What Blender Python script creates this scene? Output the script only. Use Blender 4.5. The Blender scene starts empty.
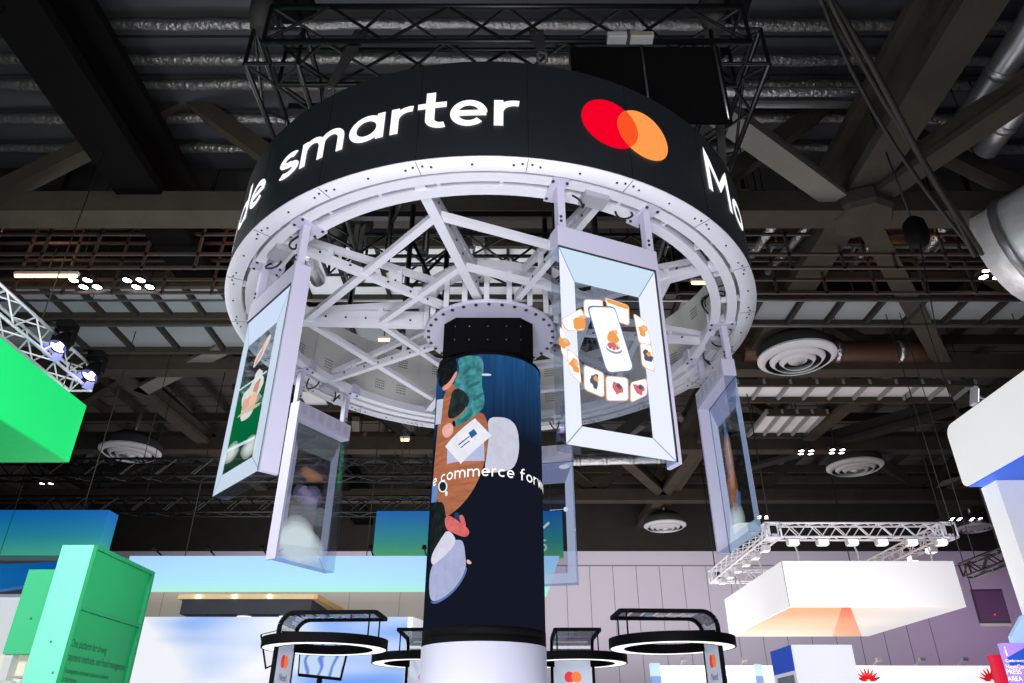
import bpy, bmesh, math, random
from mathutils import Vector, Matrix
random.seed(7)
SC = bpy.context.scene
COL = SC.collection
R_ = math.radians

# ------------------------------------------------------------------ camera
F_PX, PITCH, CZ = 718.6, 0.5089, 1.6
CP, SP = math.cos(PITCH), math.sin(PITCH)
cam_d = bpy.data.cameras.new('camera')
cam = bpy.data.objects.new('camera', cam_d)
COL.objects.link(cam)
cam.location = (0, 0, CZ)
cam.rotation_euler = (math.pi / 2 + PITCH, 0, 0)
cam_d.sensor_width = 36
cam_d.lens = F_PX / 1024 * 36
cam_d.clip_end = 300
SC.camera = cam


def ray(u, v):
    x = (u - 512) / F_PX
    y = -(v - 341.5) / F_PX
    return Vector((x, CP - SP * y, SP + CP * y))


def on_z(u, v, z):                                   # where the sight line of a pixel meets a level
    d = ray(u, v)
    return d * ((z - CZ) / d.z) + Vector((0, 0, CZ))


def on_y(u, v, y):
    d = ray(u, v)
    return d * (y / d.y) + Vector((0, 0, CZ))


def on_x(u, v, x):
    d = ray(u, v)
    return d * (x / d.x) + Vector((0, 0, CZ))


def on_cyl(u, v, c, r):                              # near side of an upright cylinder -> angle, height
    d = ray(u, v)
    a = d.x * d.x + d.y * d.y
    b = -2 * (d.x * c[0] + d.y * c[1])
    q = c[0] ** 2 + c[1] ** 2 - r * r
    disc = max(b * b - 4 * a * q, 0)
    t = (-b - math.sqrt(disc)) / (2 * a)
    return math.atan2(d.x * t - c[0], -(d.y * t - c[1])), d.z * t + CZ


# ------------------------------------------------------------------ materials
def lin(c):
    return tuple(((x / 255) / 12.92 if x / 255 <= 0.04045 else ((x / 255 + 0.055) / 1.055) ** 2.4) for x in c) + (1,)


MATS = {}


def mat(name, rgb, rough=.5, metal=0., var=.12, scale=6., bump=0., emit=None, es=1., bscale=None, spec=.5, stretch=None):
    if name in MATS:
        return MATS[name]
    m = bpy.data.materials.new(name)
    m.use_nodes = True
    nt = m.node_tree
    b = nt.nodes['Principled BSDF']
    b.inputs['Roughness'].default_value = rough
    b.inputs['Metallic'].default_value = metal
    b.inputs['Specular IOR Level'].default_value = spec
    c = lin(rgb)
    tc = nt.nodes.new('ShaderNodeTexCoord')
    src = tc.outputs['Object']
    if stretch:
        mp = nt.nodes.new('ShaderNodeMapping')
        mp.inputs['Scale'].default_value = stretch
        nt.links.new(src, mp.inputs['Vector'])
        src = mp.outputs['Vector']
    if var > 0:
        n = nt.nodes.new('ShaderNodeTexNoise')
        n.inputs['Scale'].default_value = scale
        n.inputs['Detail'].default_value = 6
        nt.links.new(src, n.inputs['Vector'])
        mx = nt.nodes.new('ShaderNodeMix')
        mx.data_type = 'RGBA'
        mx.inputs[6].default_value = tuple(x * (1 - var) for x in c[:3]) + (1,)
        mx.inputs[7].default_value = tuple(min(1, x * (1 + var)) for x in c[:3]) + (1,)
        nt.links.new(n.outputs['Fac'], mx.inputs[0])
        nt.links.new(mx.outputs[2], b.inputs['Base Color'])
    else:
        b.inputs['Base Color'].default_value = c
    if bump > 0:
        n2 = nt.nodes.new('ShaderNodeTexNoise')
        n2.inputs['Scale'].default_value = bscale or scale * 3
        n2.inputs['Detail'].default_value = 4
        nt.links.new(src, n2.inputs['Vector'])
        bp = nt.nodes.new('ShaderNodeBump')
        bp.inputs['Strength'].default_value = bump
        bp.inputs['Distance'].default_value = .05
        nt.links.new(n2.outputs['Fac'], bp.inputs['Height'])
        nt.links.new(bp.outputs['Normal'], b.inputs['Normal'])
    if emit:
        b.inputs['Emission Color'].default_value = lin(emit)
        b.inputs['Emission Strength'].default_value = es
    MATS[name] = m
    return m


def screen(name, rgb, es=1., fade=0., var=0., vs=(9, 9, 14)):               # a lit screen picture element; fade = see-through share
    if name in MATS:
        return MATS[name]
    m = bpy.data.materials.new(name)
    m.use_nodes = True
    nt = m.node_tree
    nt.nodes.clear()
    out = nt.nodes.new('ShaderNodeOutputMaterial')
    e = nt.nodes.new('ShaderNodeEmission')
    e.inputs['Color'].default_value = lin(rgb)
    e.inputs['Strength'].default_value = es
    if var > 0:                                      # the tonal grain of the pictured cloth or wood
        tc = nt.nodes.new('ShaderNodeTexCoord')
        mp = nt.nodes.new('ShaderNodeMapping')
        mp.inputs['Scale'].default_value = vs
        nz = nt.nodes.new('ShaderNodeTexNoise')
        nz.inputs['Scale'].default_value = 1.
        nz.inputs['Detail'].default_value = 4
        nz.inputs['Distortion'].default_value = .6
        mr = nt.nodes.new('ShaderNodeMapRange')
        mr.inputs[1].default_value, mr.inputs[2].default_value = .3, .7
        mx_ = nt.nodes.new('ShaderNodeMix')
        mx_.data_type = 'RGBA'
        c = lin(rgb)
        mx_.inputs[6].default_value = tuple(x * (1 - var) for x in c[:3]) + (1,)
        mx_.inputs[7].default_value = tuple(min(1, x * (1 + var * .8)) for x in c[:3]) + (1,)
        nt.links.new(tc.outputs['Object'], mp.inputs['Vector'])
        nt.links.new(mp.outputs[0], nz.inputs['Vector'])
        nt.links.new(nz.outputs['Fac'], mr.inputs[0])
        nt.links.new(mr.outputs[0], mx_.inputs[0])
        nt.links.new(mx_.outputs[2], e.inputs['Color'])
    last = e.outputs[0]
    if fade > 0:
        t = nt.nodes.new('ShaderNodeBsdfTransparent')
        mx = nt.nodes.new('ShaderNodeMixShader')
        mx.inputs[0].default_value = fade
        nt.links.new(e.outputs[0], mx.inputs[1])
        nt.links.new(t.outputs[0], mx.inputs[2])
        last = mx.outputs[0]
    nt.links.new(last, out.inputs['Surface'])
    MATS[name] = m
    return m


def gradient(name, stops, axis='Z', es=.6, base=.35, mottled=0.):   # backlit printed fabric with a printed colour run
    m = bpy.data.materials.new(name)
    m.use_nodes = True
    nt = m.node_tree
    b = nt.nodes['Principled BSDF']
    b.inputs['Roughness'].default_value = .7
    tc = nt.nodes.new('ShaderNodeTexCoord')
    sx = nt.nodes.new('ShaderNodeSeparateXYZ')
    nt.links.new(tc.outputs['Generated'], sx.inputs[0])
    src = sx.outputs[axis]
    if mottled:
        n = nt.nodes.new('ShaderNodeTexNoise')
        n.inputs['Scale'].default_value = 90
        nt.links.new(tc.outputs['Generated'], n.inputs['Vector'])
        ma = nt.nodes.new('ShaderNodeMath')
        ma.operation = 'MULTIPLY_ADD'
        ma.inputs[1].default_value = mottled
        nt.links.new(n.outputs['Fac'], ma.inputs[0])
        nt.links.new(src, ma.inputs[2])
        src = ma.outputs[0]
    r = nt.nodes.new('ShaderNodeValToRGB')
    el = r.color_ramp.elements
    el[0].position, el[0].color = stops[0][0], lin(stops[0][1])
    el[1].position, el[1].color = stops[-1][0], lin(stops[-1][1])
    for p, c in stops[1:-1]:
        k = el.new(p)
        k.color = lin(c)
    nt.links.new(src, r.inputs[0])
    mx = nt.nodes.new('ShaderNodeMix')
    mx.data_type = 'RGBA'
    mx.inputs[0].default_value = base
    mx.inputs[6].default_value = (0, 0, 0, 1)
    nt.links.new(r.outputs[0], mx.inputs[7])
    nt.links.new(mx.outputs[2], b.inputs['Base Color'])
    nt.links.new(r.outputs[0], b.inputs['Emission Color'])
    b.inputs['Emission Strength'].default_value = es
    MATS[name] = m
    return m


def glass(name, tint=(235, 240, 245), refl=.1):
    m = bpy.data.materials.new(name)
    m.use_nodes = True
    nt = m.node_tree
    nt.nodes.clear()
    out = nt.nodes.new('ShaderNodeOutputMaterial')
    t = nt.nodes.new('ShaderNodeBsdfTransparent')
    t.inputs[0].default_value = lin(tint)
    g = nt.nodes.new('ShaderNodeBsdfGlossy')
    g.inputs['Roughness'].default_value = .03
    mx = nt.nodes.new('ShaderNodeMixShader')
    mx.inputs[0].default_value = refl
    nt.links.new(t.outputs[0], mx.inputs[1])
    nt.links.new(g.outputs[0], mx.inputs[2])
    nt.links.new(mx.outputs[0], out.inputs['Surface'])
    MATS[name] = m
    return m


M = dict(
    white=mat('painted_white_steel', (208, 208, 217), .45, var=.05, scale=9),
    lav=mat('white_aluminium_housing', (182, 179, 200), .4, var=.04, scale=5),
    cream=mat('cream_cabinet_backs', (240, 238, 234), .55, var=.06, scale=4),
    black=mat('black_paint', (6, 6, 8), .7, var=.2, spec=.1),
    softblack=mat('black_led_face', (10, 14, 17), .55, var=.1, emit=(12, 17, 21), es=1.),
    neck=mat('matt_black_cladding', (6, 6, 7), .8, var=.2, spec=.08),
    truss_black=mat('black_truss_tube', (13, 13, 15), .4, .3, var=.2),
    rubber=mat('black_cable', (12, 12, 12), .6, var=.1),
    bolt=mat('black_bolt', (20, 20, 26), .5, var=.1),
    alu=mat('aluminium_truss', (215, 216, 224), .35, .3, var=.05),
    foil=mat('crinkled_silver_foil', (185, 185, 190), .28, .85, var=.2, scale=4, bump=1., bscale=9),
    bright_foil=mat('bright_silver_lagging', (225, 225, 228), .35, .45, var=.08, scale=2, bump=.5, bscale=2.5),
    duct=mat('galvanised_duct', (150, 150, 155), .35, .8, var=.2, scale=3, bump=.25, bscale=3),
    concrete=mat('fireproofed_beam', (60, 54, 48), .9, var=.35, scale=1.2, bump=.5, bscale=5, spec=.1),
    darkbeam=mat('dark_steel_beam', (40, 37, 35), .85, var=.3, scale=1.5, bump=.2, spec=.15),
    blackbeam=mat('near_black_beam', (9, 8, 8), .9, var=.3, scale=1.5, spec=.05),  # near-black base colour, used for the left beam
    deck=mat('grey_roof_deck', (48, 49, 56), .7, var=.18, scale=.5),
    panel=mat('grey_ceiling_panel', (120, 124, 128), .6, var=.22, scale=.8),
    bright_panel=mat('pale_ceiling_panel', (200, 200, 205), .6, var=.12, scale=.9),
    rust=mat('rust_brown_steel', (58, 44, 36), .7, var=.3, scale=1.2),
    copper=mat('copper_brown_duct', (84, 58, 46), .45, .4, var=.25, scale=2, bump=.2),
    wall=mat('grey_wall_panel', (190, 183, 198), .8, var=.05, scale=.4),
    seam=mat('wall_joint', (112, 108, 118), .8, var=.05),
    floor=mat('grey_carpet', (120, 120, 124), .95, var=.1, scale=20),
    grille=mat('white_diffuser', (176, 176, 182), .5, var=.05),
    mint=mat('mint_green_laminate', (118, 235, 190), .6, var=.04, scale=1),
    green=mat('green_laminate', (0, 150, 84), .6, var=.04, scale=1),
    midgreen=mat('soft_green_laminate', (84, 222, 160), .6, var=.04, scale=1),
    tan=mat('tan_wallcovering', (196, 182, 170), .8, var=.05, scale=1),
    oak=mat('pale_oak_board', (222, 190, 140), .6, var=.15, scale=3, stretch=(1, 12, 12)),
    navy=mat('dark_soffit', (24, 24, 40), .6, var=.1),
    whitepanel=mat('white_laminate', (238, 238, 242), .5, var=.03, scale=2),
    speaker=mat('purple_black_speaker', (26, 12, 32), .6, var=.3, scale=14),
    steel=mat('shackle_steel', (150, 150, 152), .3, .9, var=.1),
    strap=mat('dark_webbing', (40, 39, 36), .8, var=.2, scale=20),
    lamp=screen('lamp_white', (255, 250, 240), 14),
    warm=screen('lamp_warm', (255, 176, 110), 7),
    violet=screen('lamp_violet', (214, 200, 255), 7),
    ledwhite=screen('led_white', (250, 250, 255), 1.25),
    red=screen('led_red', (246, 0, 38), 1.),
    amber=screen('led_amber', (255, 158, 78), 1.),
    orange=screen('led_orange', (250, 84, 36), 1.),
    glass=glass('clear_glass', refl=.07),
    slat=glass('clear_grey_slat', (205, 210, 214), .3),
    ringlight=screen('white_ring_light', (255, 255, 252), 1.4),
)


# ------------------------------------------------------------------ mesh builder
class MB:
    def __init__(s):
        s.v, s.f, s.m, s.sm = [], [], [], []

    def add(s, vs, fs, mi=0, smooth=False):
        o = len(s.v)
        s.v += [tuple(p) for p in vs]
        for f in fs:
            s.f.append([i + o for i in f])
            s.m.append(mi)
            s.sm.append(smooth)
        return s

    def box(s, a, b, mi=0):
        (x0, y0, z0), (x1, y1, z1) = a, b
        vs = [(x0, y0, z0), (x1, y0, z0), (x1, y1, z0), (x0, y1, z0), (x0, y0, z1), (x1, y0, z1), (x1, y1, z1), (x0, y1, z1)]
        return s.add(vs, [(3, 2, 1, 0), (4, 5, 6, 7), (0, 1, 5, 4), (1, 2, 6, 5), (2, 3, 7, 6), (3, 0, 4, 7)], mi)

    def bar(s, p, q, w, h=None, mi=0, up=(0, 0, 1)):           # rectangular bar between two points
        h = h or w
        p, q = Vector(p), Vector(q)
        d = (q - p).normalized()
        u = Vector(up)
        if abs(d.dot(u)) > .98:
            u = Vector((0, 1, 0)) if abs(d.y) < .9 else Vector((1, 0, 0))
        a = d.cross(u).normalized()
        b = a.cross(d).normalized()
        vs = []
        for c in (p, q):
            for i, j in ((-1, -1), (1, -1), (1, 1), (-1, 1)):
                vs.append(c + a * (w / 2 * i) + b * (h / 2 * j))
        return s.add(vs, [(0, 1, 2, 3), (7, 6, 5, 4), (0, 4, 5, 1), (1, 5, 6, 2), (2, 6, 7, 3), (3, 7, 4, 0)], mi)

    def tube(s, pts, r, n=8, mi=0, caps=True):
        pts = [Vector(p) for p in pts]
        vs, fs = [], []
        for i, p in enumerate(pts):
            d = (pts[min(i + 1, len(pts) - 1)] - pts[max(i - 1, 0)]).normalized()
            u = Vector((0, 0, 1)) if abs(d.z) < .95 else Vector((0, 1, 0))
            a = d.cross(u).normalized()
            b = a.cross(d)
            rr = r[i] if isinstance(r, (list, tuple)) else r
            for k in range(n):
                t = 2 * math.pi * k / n
                vs.append(p + a * (rr * math.cos(t)) + b * (rr * math.sin(t)))
        for i in range(len(pts) - 1):
            for k in range(n):
                fs.append((i * n + k, i * n + (k + 1) % n, (i + 1) * n + (k + 1) % n, (i + 1) * n + k))
        o = len(s.v)
        s.add(vs, fs, mi, True)
        if caps:
            L = len(vs)
            for f in (list(range(n)), list(range(L - n, L))[::-1]):
                s.f.append([i + o for i in f])
                s.m.append(mi)
                s.sm.append(False)
        return s

    def lathe(s, prof, c, n=48, mi=0, axis=None, smooth=True, a0=0, a1=360):
        """profile of (radius, height) turned about an axis through c"""
        full = abs(a1 - a0) >= 359.9
        k = n if full else n + 1
        ax = Vector(axis or (0, 0, 1)).normalized()
        q = Vector((0, 0, 1)).rotation_difference(ax)
        vs, fs = [], []
        for j in range(k):
            t = R_(a0 + (a1 - a0) * j / n)
            for r, z in prof:
                vs.append(Vector(c) + q @ Vector((r * math.sin(t), -r * math.cos(t), z)))
        L = len(prof)
        for j in range(n):
            j2 = (j + 1) % k
            for i in range(L - 1):
                fs.append((j * L + i, j2 * L + i, j2 * L + i + 1, j * L + i + 1))
        return s.add(vs, fs, mi, smooth)

    def prism(s, poly, d, mi=0):                               # polygon of 3-D points pushed along d
        n = len(poly)
        d = Vector(d)
        vs = [Vector(p) for p in poly] + [Vector(p) + d for p in poly]
        fs = [tuple(range(n))[::-1], tuple(range(n, 2 * n))]
        fs += [(i, (i + 1) % n, n + (i + 1) % n, n + i) for i in range(n)]
        return s.add(vs, fs, mi)

    def build_each(s, name, mats, parent=None):                # every connected piece becomes a mesh of its own
        par = list(range(len(s.v)))

        def find(i):
            while par[i] != i:
                par[i] = par[par[i]]
                i = par[i]
            return i
        for f in s.f:
            r = find(f[0])
            for i in f[1:]:
                par[find(i)] = r
        groups = {}
        for k, f in enumerate(s.f):
            groups.setdefault(find(f[0]), []).append(k)
        out = []
        for ks in groups.values():
            m = MB()
            idx = {}
            for k in ks:
                f = []
                for i in s.f[k]:
                    if i not in idx:
                        idx[i] = len(m.v)
                        m.v.append(s.v[i])
                    f.append(idx[i])
                m.f.append(f)
                m.m.append(s.m[k])
                m.sm.append(s.sm[k])
            out.append(m.build(name, mats, parent))
        return out

    def build(s, name, mats, parent=None, fix=True, bevel=0):
        me = bpy.data.meshes.new(name)
        org = ORG.get(parent, Vector((0, 0, 0)))
        me.from_pydata([tuple(Vector(v) - org) for v in s.v], [], s.f)
        for m in (mats if isinstance(mats, (list, tuple)) else [mats]):
            me.materials.append(m)
        for p, mi, sm in zip(me.polygons, s.m, s.sm):
            p.material_index = mi
            p.use_smooth = sm
        me.update()
        if fix:
            bm = bmesh.new()
            bm.from_mesh(me)
            bmesh.ops.recalc_face_normals(bm, faces=bm.faces)
            bm.to_mesh(me)
            bm.free()
        o = bpy.data.objects.new(name, me)
        COL.objects.link(o)
        if bevel:
            bv = o.modifiers.new('bevel', 'BEVEL')
            bv.width = bevel
            bv.segments = 2
            bv.limit_method = 'ANGLE'
        if parent:
            o.parent = parent
            ORG[o] = org
        return o


ORG = {}


def tag(o, label=None, cat=None, group=None, kind=None):
    if label:
        o['label'] = label
    if cat:
        o['category'] = cat
    if group:
        o['group'] = group
    if kind:
        o['kind'] = kind
    return o


def thing(name, label, cat, loc=(0, 0, 0), group=None, local=False):
    o = bpy.data.objects.new(name, None)
    o.empty_display_size = .1
    COL.objects.link(o)
    o.location = loc
    ORG[o] = Vector((0, 0, 0)) if local else Vector(loc)
    return tag(o, label, cat, group)


def dup(o, loc=None, rotz=None, label=None, parent=None):
    c = o.copy()
    COL.objects.link(c)
    if parent:
        c.parent = parent
    for ch in list(o.children):
        dup(ch, parent=c)
    if loc is not None:
        c.location = loc
    if rotz is not None:
        c.rotation_euler = (0, 0, rotz)
    if label:
        c['label'] = label
    return c


def structure(o):
    o['kind'] = 'structure'
    return o


# ------------------------------------------------------------------ lettering built from strokes
def arc(cx, cy, rx, ry, a0, a1, n=18):
    return [(cx + rx * math.cos(R_(a0 + (a1 - a0) * i / n)), cy + ry * math.sin(R_(a0 + (a1 - a0) * i / n))) for i in range(n + 1)]


RING = arc(.5, .5, .4, .4, 0, 360, 36)
GLYPH = {
    'a': (1., [RING, [(.9, 0), (.9, 1)]]),
    'd': (1., [RING, [(.9, 0), (.9, 1.5)]]),
    'o': (1., [RING]),
    'e': (1., [[(.12, .5), (.98, .5)], arc(.5, .5, .4, .4, 0, 318, 32)]),
    'c': (.9, [arc(.5, .5, .4, .4, 48, 312, 28)]),
    's': (.76, [arc(.38, .71, .25, .19, 30, 270, 16) + arc(.38, .29, .27, .19, 85, -150, 16)]),
    'm': (1.56, [[(.1, 0), (.1, 1)], arc(.44, .57, .34, .33, 180, 0, 16) + [(.78, 0)], arc(1.12, .57, .34, .33, 180, 0, 16) + [(1.46, 0)]]),
    'r': (.62, [[(.1, 0), (.1, 1)], arc(.5, .52, .4, .38, 180, 78, 10)]),
    't': (.74, [[(.3, 1.42), (.3, .36)] + arc(.56, .36, .26, .26, 180, 290, 10), [(0, .9), (.68, .9)]]),
    'f': (.62, [[(.22, 0), (.22, 1.1)] + arc(.5, 1.12, .28, .28, 180, 75, 10), [(0, .9), (.58, .9)]]),
    'w': (1.5, [[(.08, 1), (.42, .06), (.75, .92), (1.08, .06), (1.42, 1)]]),
    'M': (1.5, [[(.1, 0), (.1, 1.4), (.75, .5), (1.4, 1.4), (1.4, 0)]]),
}


def ribbon(path, t, step=.12):
    closed = (Vector(path[0]) - Vector(path[-1])).length < 1e-6
    pts = [Vector(path[0])]
    for a, b in zip(path, path[1:]):
        a, b = Vector(a), Vector(b)
        if (b - a).length < 1e-5:
            continue
        n = max(1, math.ceil((b - a).length / step))
        pts += [a.lerp(b, k / n) for k in range(1, n + 1)]
    vs, fs = [], []
    N = len(pts)
    for i, p in enumerate(pts):
        d0 = (p - pts[i - 1]) if i else (pts[-1] - pts[-2] if closed else pts[1] - p)
        d1 = (pts[i + 1] - p) if i < N - 1 else (pts[1] - pts[0] if closed else p - pts[i - 1])
        d0.normalize()
        d1.normalize()
        n0, n1 = Vector((-d0.y, d0.x)), Vector((-d1.y, d1.x))
        n = n0 + n1
        n = n.normalized() if n.length > 1e-4 else n0
        k = min(1 / max(n.dot(n0), .35), 2.2)
        vs += [p + n * (t / 2 * k), p - n * (t / 2 * k)]
    for i in range(N - 1):
        fs.append((2 * i, 2 * i + 1, 2 * i + 3, 2 * i + 2))
    return vs, fs


def glyph_into(mb, ch, fn, mi=0, t=.22):
    for path in GLYPH[ch][1]:
        vs, fs = ribbon(path, t)
        mb.add([fn(p.x, p.y) for p in vs], fs, mi)


def font_text(s, size):
    """flat text outline mesh (x right, y up), left-aligned at the origin"""
    cu = bpy.data.curves.new('text', 'FONT')
    cu.body = s
    cu.size = size
    ob = bpy.data.objects.new('text', cu)
    COL.objects.link(ob)
    dg = bpy.context.evaluated_depsgraph_get()
    me = bpy.data.meshes.new_from_object(ob.evaluated_get(dg))
    vs = [tuple(v.co) for v in me.vertices]
    fs = [tuple(p.vertices) for p in me.polygons]
    bpy.data.objects.remove(ob)
    bpy.data.curves.remove(cu)
    bpy.data.meshes.remove(me)
    return vs, fs


def flat_poly(poly, cut=None):
    """triangulated flat polygon; cut = x step of extra slices so that it can be bent"""
    bm = bmesh.new()
    vs = [bm.verts.new((p[0], p[1], 0)) for p in poly]
    bm.faces.new(vs)
    bmesh.ops.triangulate(bm, faces=bm.faces)
    if cut:
        x0, x1 = min(p[0] for p in poly), max(p[0] for p in poly)
        x = math.ceil(x0 / cut) * cut
        while x < x1:
            bmesh.ops.bisect_plane(bm, geom=bm.verts[:] + bm.edges[:] + bm.faces[:], plane_co=(x, 0, 0), plane_no=(1, 0, 0))
            x += cut
    bm.verts.index_update()
    r = [tuple(v.co) for v in bm.verts], [tuple(v.index for v in f.verts) for f in bm.faces]
    bm.free()
    return r


def smooth_poly(pts, k=3):                                    # Chaikin rounding
    for _ in range(k):
        q = []
        for a, b in zip(pts, pts[1:] + pts[:1]):
            q += [(a[0] * .75 + b[0] * .25, a[1] * .75 + b[1] * .25), (a[0] * .25 + b[0] * .75, a[1] * .25 + b[1] * .75)]
        pts = q
    return pts


# ================================================================== HANGING LED RING
RC = Vector((-.199, 6.4425, 0))          # ring axis
RO, RZ0, RZ1 = 2.604, 5.249, 6.25


def rp(a, r, z):                          # point on the ring: angle 0 faces the camera, + to the right
    return Vector((RC.x + r * math.sin(R_(a)), RC.y - r * math.cos(R_(a)), z))


ring = thing('led_ring_sign', 'huge round black LED ring sign with white lettering hung around the column top', 'sign', (RC.x, RC.y, RZ0))
b = MB().lathe([(RO, RZ0 + .012), (RO, RZ1), (RO - .04, RZ1), (RO - .04, RZ0 + .012)], (RC.x, RC.y, 0), 160)
band = b.build('led_band', M['softblack'], ring)
b = MB()
for k in range(20):                       # joints between the LED cabinets
    a = k * 18 + 7
    b.bar(rp(a, RO + .0005, RZ0 + .02), rp(a, RO + .0005, RZ1 - .005), .003, .002, up=(math.sin(R_(a)), -math.cos(R_(a)), 0))
b.build_each('cabinet_joint', M['black'], band)


def on_band(a0, z0, sx, sy):
    def fn(x, y):
        return rp(a0 + math.degrees(x * sx / RO), RO + .004, z0 + y * sy)
    return fn


b = MB()
LET = [('s', -41.2, -35.2), ('m', -34.7, -25.0), ('a', -23.8, -17.2), ('r', -15.9, -11.9), ('t', -11.3, -6.0), ('e', -5.7, .3), ('r', 1.5, 5.8),
       ('e', -52.6, -46.0), ('d', -60.4, -53.8), ('a', -69.0, -62.6), ('m', -79.6, -70.2)]
for i, (ch, a0, a1) in enumerate(LET):
    w = R_(a1 - a0) * RO
    glyph_into(b, ch, on_band(a0, 5.558, w / GLYPH[ch][0], .262))
    if i in (6, 10):
        b.build('lettering', M['ledwhite'], band, fix=False)
        b = MB()
for ch, a0, a1 in [('M', 44.9, 54.6), ('o', 56.0, 62.8)]:
    w = R_(a1 - a0) * RO
    glyph_into(b, ch, on_band(a0, 5.622, w / GLYPH[ch][0], .29))
b.build('lettering', M['ledwhite'], band, fix=False)


def disc_on_band(ac, zc, r, keep=None):
    pts = [(r * math.cos(t * math.pi / 36), r * math.sin(t * math.pi / 36)) for t in range(72)]
    vs, fs = flat_poly(pts, .08)
    return vs, fs


def emblem(mb, ac, zc, r, eps, mi, poly=None):
    pts = poly or [(r * math.cos(t * math.pi / 36), r * math.sin(t * math.pi / 36)) for t in range(72)]
    vs, fs = flat_poly(pts, .08)
    mb.add([rp(ac + math.degrees(x / RO), RO + eps, zc + y) for x, y, _ in vs], fs, mi)


b = MB()
emblem(b, 21.6, 5.765, .245, .003, 0)
b.build('red_disc', M['red'], band, fix=False)
b = MB()
emblem(b, 28.3, 5.772, .245, .005, 0)
b.build('amber_disc', M['amber'], band, fix=False)
dx = R_(28.3 - 21.6) * RO / 2
ah = math.degrees(math.acos(dx / .245))
lens = arc(-dx, 0, .245, .245, -ah, ah, 20) + arc(dx, 0, .245, .245, 180 - ah, 180 + ah, 20)[1:-1]
b = MB()
emblem(b, 24.95, 5.768, .245, .007, 0, lens)
b.build('orange_overlap', M['orange'], band, fix=False)

# flat white rim under the band, with screws and joints
b = MB().lathe([(2.462, RZ0), (RO + .004, RZ0), (RO + .004, RZ0 + .012), (2.462, RZ0 + .012)], (RC.x, RC.y, 0), 160)
rim = b.build('bottom_rim', M['white'], ring)
b = MB()
for k in range(20):
    for da in (-2.2, -.8, .8, 2.2, 9):
        r = 2.535 + (.018 if abs(da) == .8 else 0)
        b.lathe([(0, 0), (.009, 0), (.009, -.006), (0, -.006)], rp(k * 18 + 7 + da, r, RZ0 - .0005), 8)
b.build_each('rim_screw', M['bolt'], rim)
b = MB()
for k in range(20):
    a = k * 18 + 7
    b.bar(rp(a, 2.464, RZ0 - .001), rp(a, RO, RZ0 - .001), .004, .002)
b.build_each('rim_joint', M['bolt'], rim)
# cream inner wall of cabinet backs
b = MB()
for k in range(20):
    a0, a1 = k * 18 + 7.12, k * 18 + 24.88
    b.lathe([(2.50, RZ0 + .012), (2.462, RZ0 + .03), (2.462, RZ0 + .2), (2.50, RZ0 + .22), (2.50, RZ1), (2.56, RZ1), (2.56, RZ0 + .012), (2.50, RZ0 + .012)],
            (RC.x, RC.y, 0), 10, a0=a0, a1=a1, smooth=False)
inner = b.build('inner_wall', M['cream'], ring)
b = MB()
for k in range(20):
    for off in (5.5, 12.5):
        for zc in (RZ0 + .42, RZ0 + .8):
            for i in range(5):
                for j in range(4):
                    a = k * 18 + 7 + off + (i - 2) * .62
                    z = zc + (j - 1.5) * .035
                    u = Vector((math.sin(R_(a)), -math.cos(R_(a)), 0))
                    b.bar(rp(a, 2.4985, z - .008), rp(a, 2.4985, z + .008), .02, .002, up=u)
    for i in range(12):
        for j in range(3):
            a = k * 18 + 7 + 3 + i * 1.05 + (1 if i > 5 else 0)
            u = Vector((math.sin(R_(a)), -math.cos(R_(a)), 0))
            b.bar(rp(a, 2.461, RZ0 + .07 + j * .035), rp(a, 2.461, RZ0 + .085 + j * .035), .022, .002, up=u)
b.build('vent_slot', mat('grey_slot', (150, 148, 146), .7), inner)

# two concentric square tubes
for nm, r in (('outer_tube', 2.385), ('inner_tube', 2.235)):
    w, h = .045, .09
    MB().lathe([(r - w, RZ0 + .01), (r + w, RZ0 + .01), (r + w, RZ0 + .01 + h), (r - w, RZ0 + .01 + h), (r - w, RZ0 + .01)], (RC.x, RC.y, 0), 120, smooth=False).build(nm, M['white'], ring)
b = MB()
for k in range(30):
    a = k * 12 + 3
    b.bar(rp(a, 2.2, RZ0 + .07), rp(a, 2.47, RZ0 + .07), .03, .05)
b.build_each('tube_tie', M['white'], ring)
# spokes: lower and upper chords with uprights
for k in range(10):
    a = -12.5 + 36 * k
    main = k % 2 == 0
    b = MB()
    w = .085 if main else .06
    b.bar(rp(a, 2.42, 5.31), rp(a, .62, 5.36), w, .07)
    if main:                                 # bolted flat strip beside the chord
        n = Vector((math.cos(R_(a)), math.sin(R_(a)), 0))
        b.bar(rp(a, 2.2, 5.36) + n * .03, rp(a, .7, 5.42) + n * .03, .012, .14)
    b.bar(rp(a, 2.22, 5.40), rp(a, .62, 5.62), w * .8, .06)
    b.bar(rp(a, 1.16, 5.34), rp(a, 1.16, 5.55), .05, .05)
    b.bar(rp(a, 1.88, 5.33), rp(a, 1.88, 5.46), .05, .05)
    sp = b.build('spoke', M['white'], ring)
    b = MB()
    n = Vector((math.cos(R_(a)), math.sin(R_(a)), 0))
    for r in (.85, 1.05, 1.3, 1.5, 1.7, 2.0):
        for sgn in (-1, 1):
            p = rp(a, r, 5.37 if main else 5.335) + n * (sgn * (.046 if main else .031))
            b.lathe([(0, 0), (.011, 0), (.011, .008), (0, .008)], p, 8, axis=n * sgn)
    b.build_each('bolt', M['bolt'], sp)
for k in range(10):                          # pentagon braces, a wide and a narrow one
    a, a2 = -12.5 + 36 * k, -12.5 + 36 * (k + 2)
    if k % 2 == 0:
        b = MB().bar(rp(a, 1.9, 5.335), rp(a2, 1.9, 5.335), .07, .05)
        b.build('outer_brace', M['white'], ring)
        b = MB().bar(rp(a, 1.16, 5.345), rp(a2, 1.16, 5.345), .06, .05)
        b.build('inner_brace', M['white'], ring)
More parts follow.
